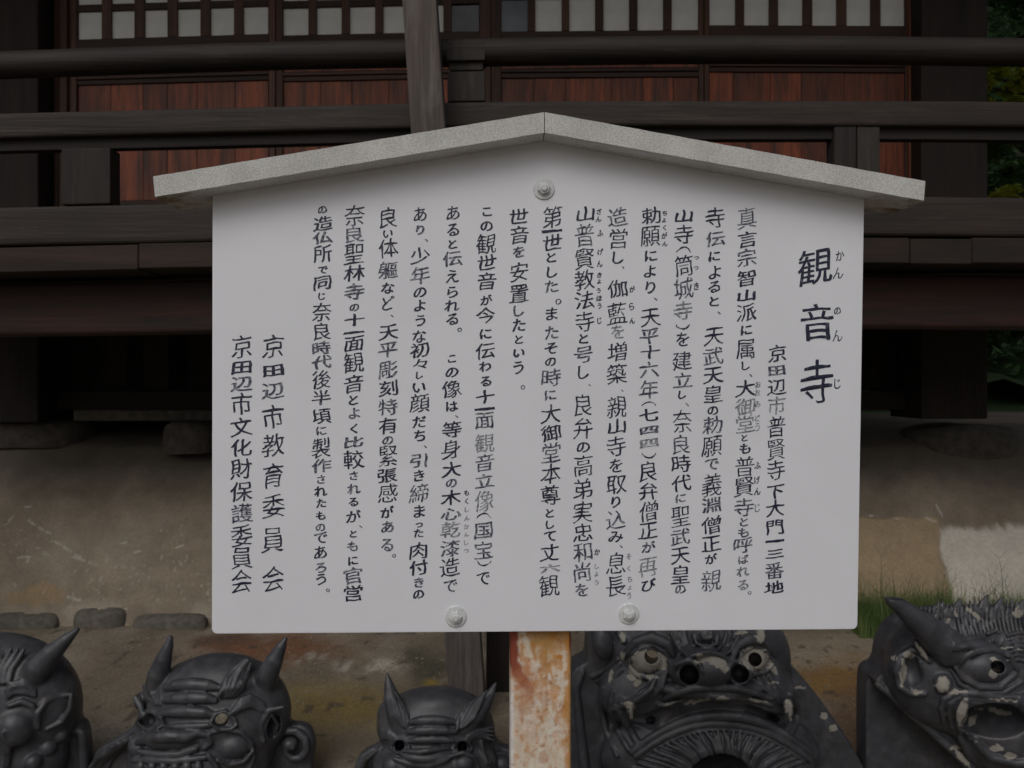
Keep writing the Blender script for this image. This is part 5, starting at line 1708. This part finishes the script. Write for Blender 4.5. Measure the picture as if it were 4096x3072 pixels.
p = at_(4100, 780, 7.6); tree("azalea_shrub", p.x + .15, 7.6, p.z - .04, (.6, .5, .15), 9000, .022, LEAFY, "bright yellow-green shrub just above the base rail at the right border", "shrub", 34)
p = at_(4200, 1200, 9.8); tree("shrub", p.x, 9.8, p.z, (1.6, .8, .5), 12000, .04, LEAFD, "dark shrub behind the veranda, below floor level at the right border", "shrub", 35)
# wooded hillside closing the view
hx = np.linspace(-30, 60, 120); hy = np.linspace(14, 40, 50)
Xh, Yh = np.meshgrid(hx, hy, indexing='ij')
Zh = 1.0 + 17 * sstep(13, 34, Yh) + 1.6 * (fbm(Xh, Yh, .35, 140) - .5)
o = grid_mesh("wooded_hill", np.stack([Xh, Yh, Zh], -1), BANK)
tag(o, "dark wooded hillside far behind the hall", None, None, "structure")
def hill_leaves():
    r_ = random.Random(9)
    v, f = [], []
    for i in range(42000):
        x = r_.uniform(6, 24); y = r_.uniform(14.5, 30)
        z = 1.0 + 17 * float(((min(1, max(0, (y - 13) / 21))) ** 2) * (3 - 2 * min(1, max(0, (y - 13) / 21))))
        p = Vector((x, y, z + r_.uniform(0, 1.5) + .6 * math.sin(x * 1.7) * math.sin(y * 1.3)))
        d1 = Vector((r_.uniform(-1, 1), r_.uniform(-1, 1), r_.uniform(-.6, .4))).normalized()
        d2 = d1.cross(Vector((r_.uniform(-.5, .5), r_.uniform(-.5, .5), 1))).normalized()
        s_ = .12 * r_.uniform(.6, 1.4)
        b = len(v)
        v.extend([tuple(p - d1 * s_), tuple(p + d2 * s_ * .5), tuple(p + d1 * s_), tuple(p - d2 * s_ * .5)]); f.append((b, b + 1, b + 2, b + 3))
    o = mesh_obj("foliage", v, f, LEAFD, center=False)
    tag(o, "mass of dark leaves covering the far hillside", "foliage", kind="stuff")
hill_leaves()
for i, (x, y, s) in enumerate(((9, 16, 2.6), (13, 18, 3), (5.5, 18, 2.6), (-9, 14, 3), (1.5, 20, 3))):
    tree("background_tree", x, y, 4.6 + i % 2, (s, s * .8, s), 5000, .12, LEAFD, ["dark tree on the bank beyond the hall's right corner", "tree far to the right on the bank, outside the frame", "dark tree behind the hall, right of its middle", "tree on the bank behind the hall's left end", "tree on the bank straight behind the hall"][i], "tree", 50 + i)

# trees standing behind the photographer, which keep the low sky off the mound
for i, x in enumerate((-15, -9, -3.5, 2.5, 8, 14)):
    tree("background_tree", x, -13 - (i % 3), 2.6, (3.3, 2.2, 2.9), 5000, .13, LEAFD,
         ["tree behind the photographer, farthest left", "second tree from the left behind the photographer", "third tree from the left behind the photographer",
          "fourth tree from the left behind the photographer", "fifth tree from the left behind the photographer", "tree behind the photographer, farthest right"][i], "tree", 70 + i)
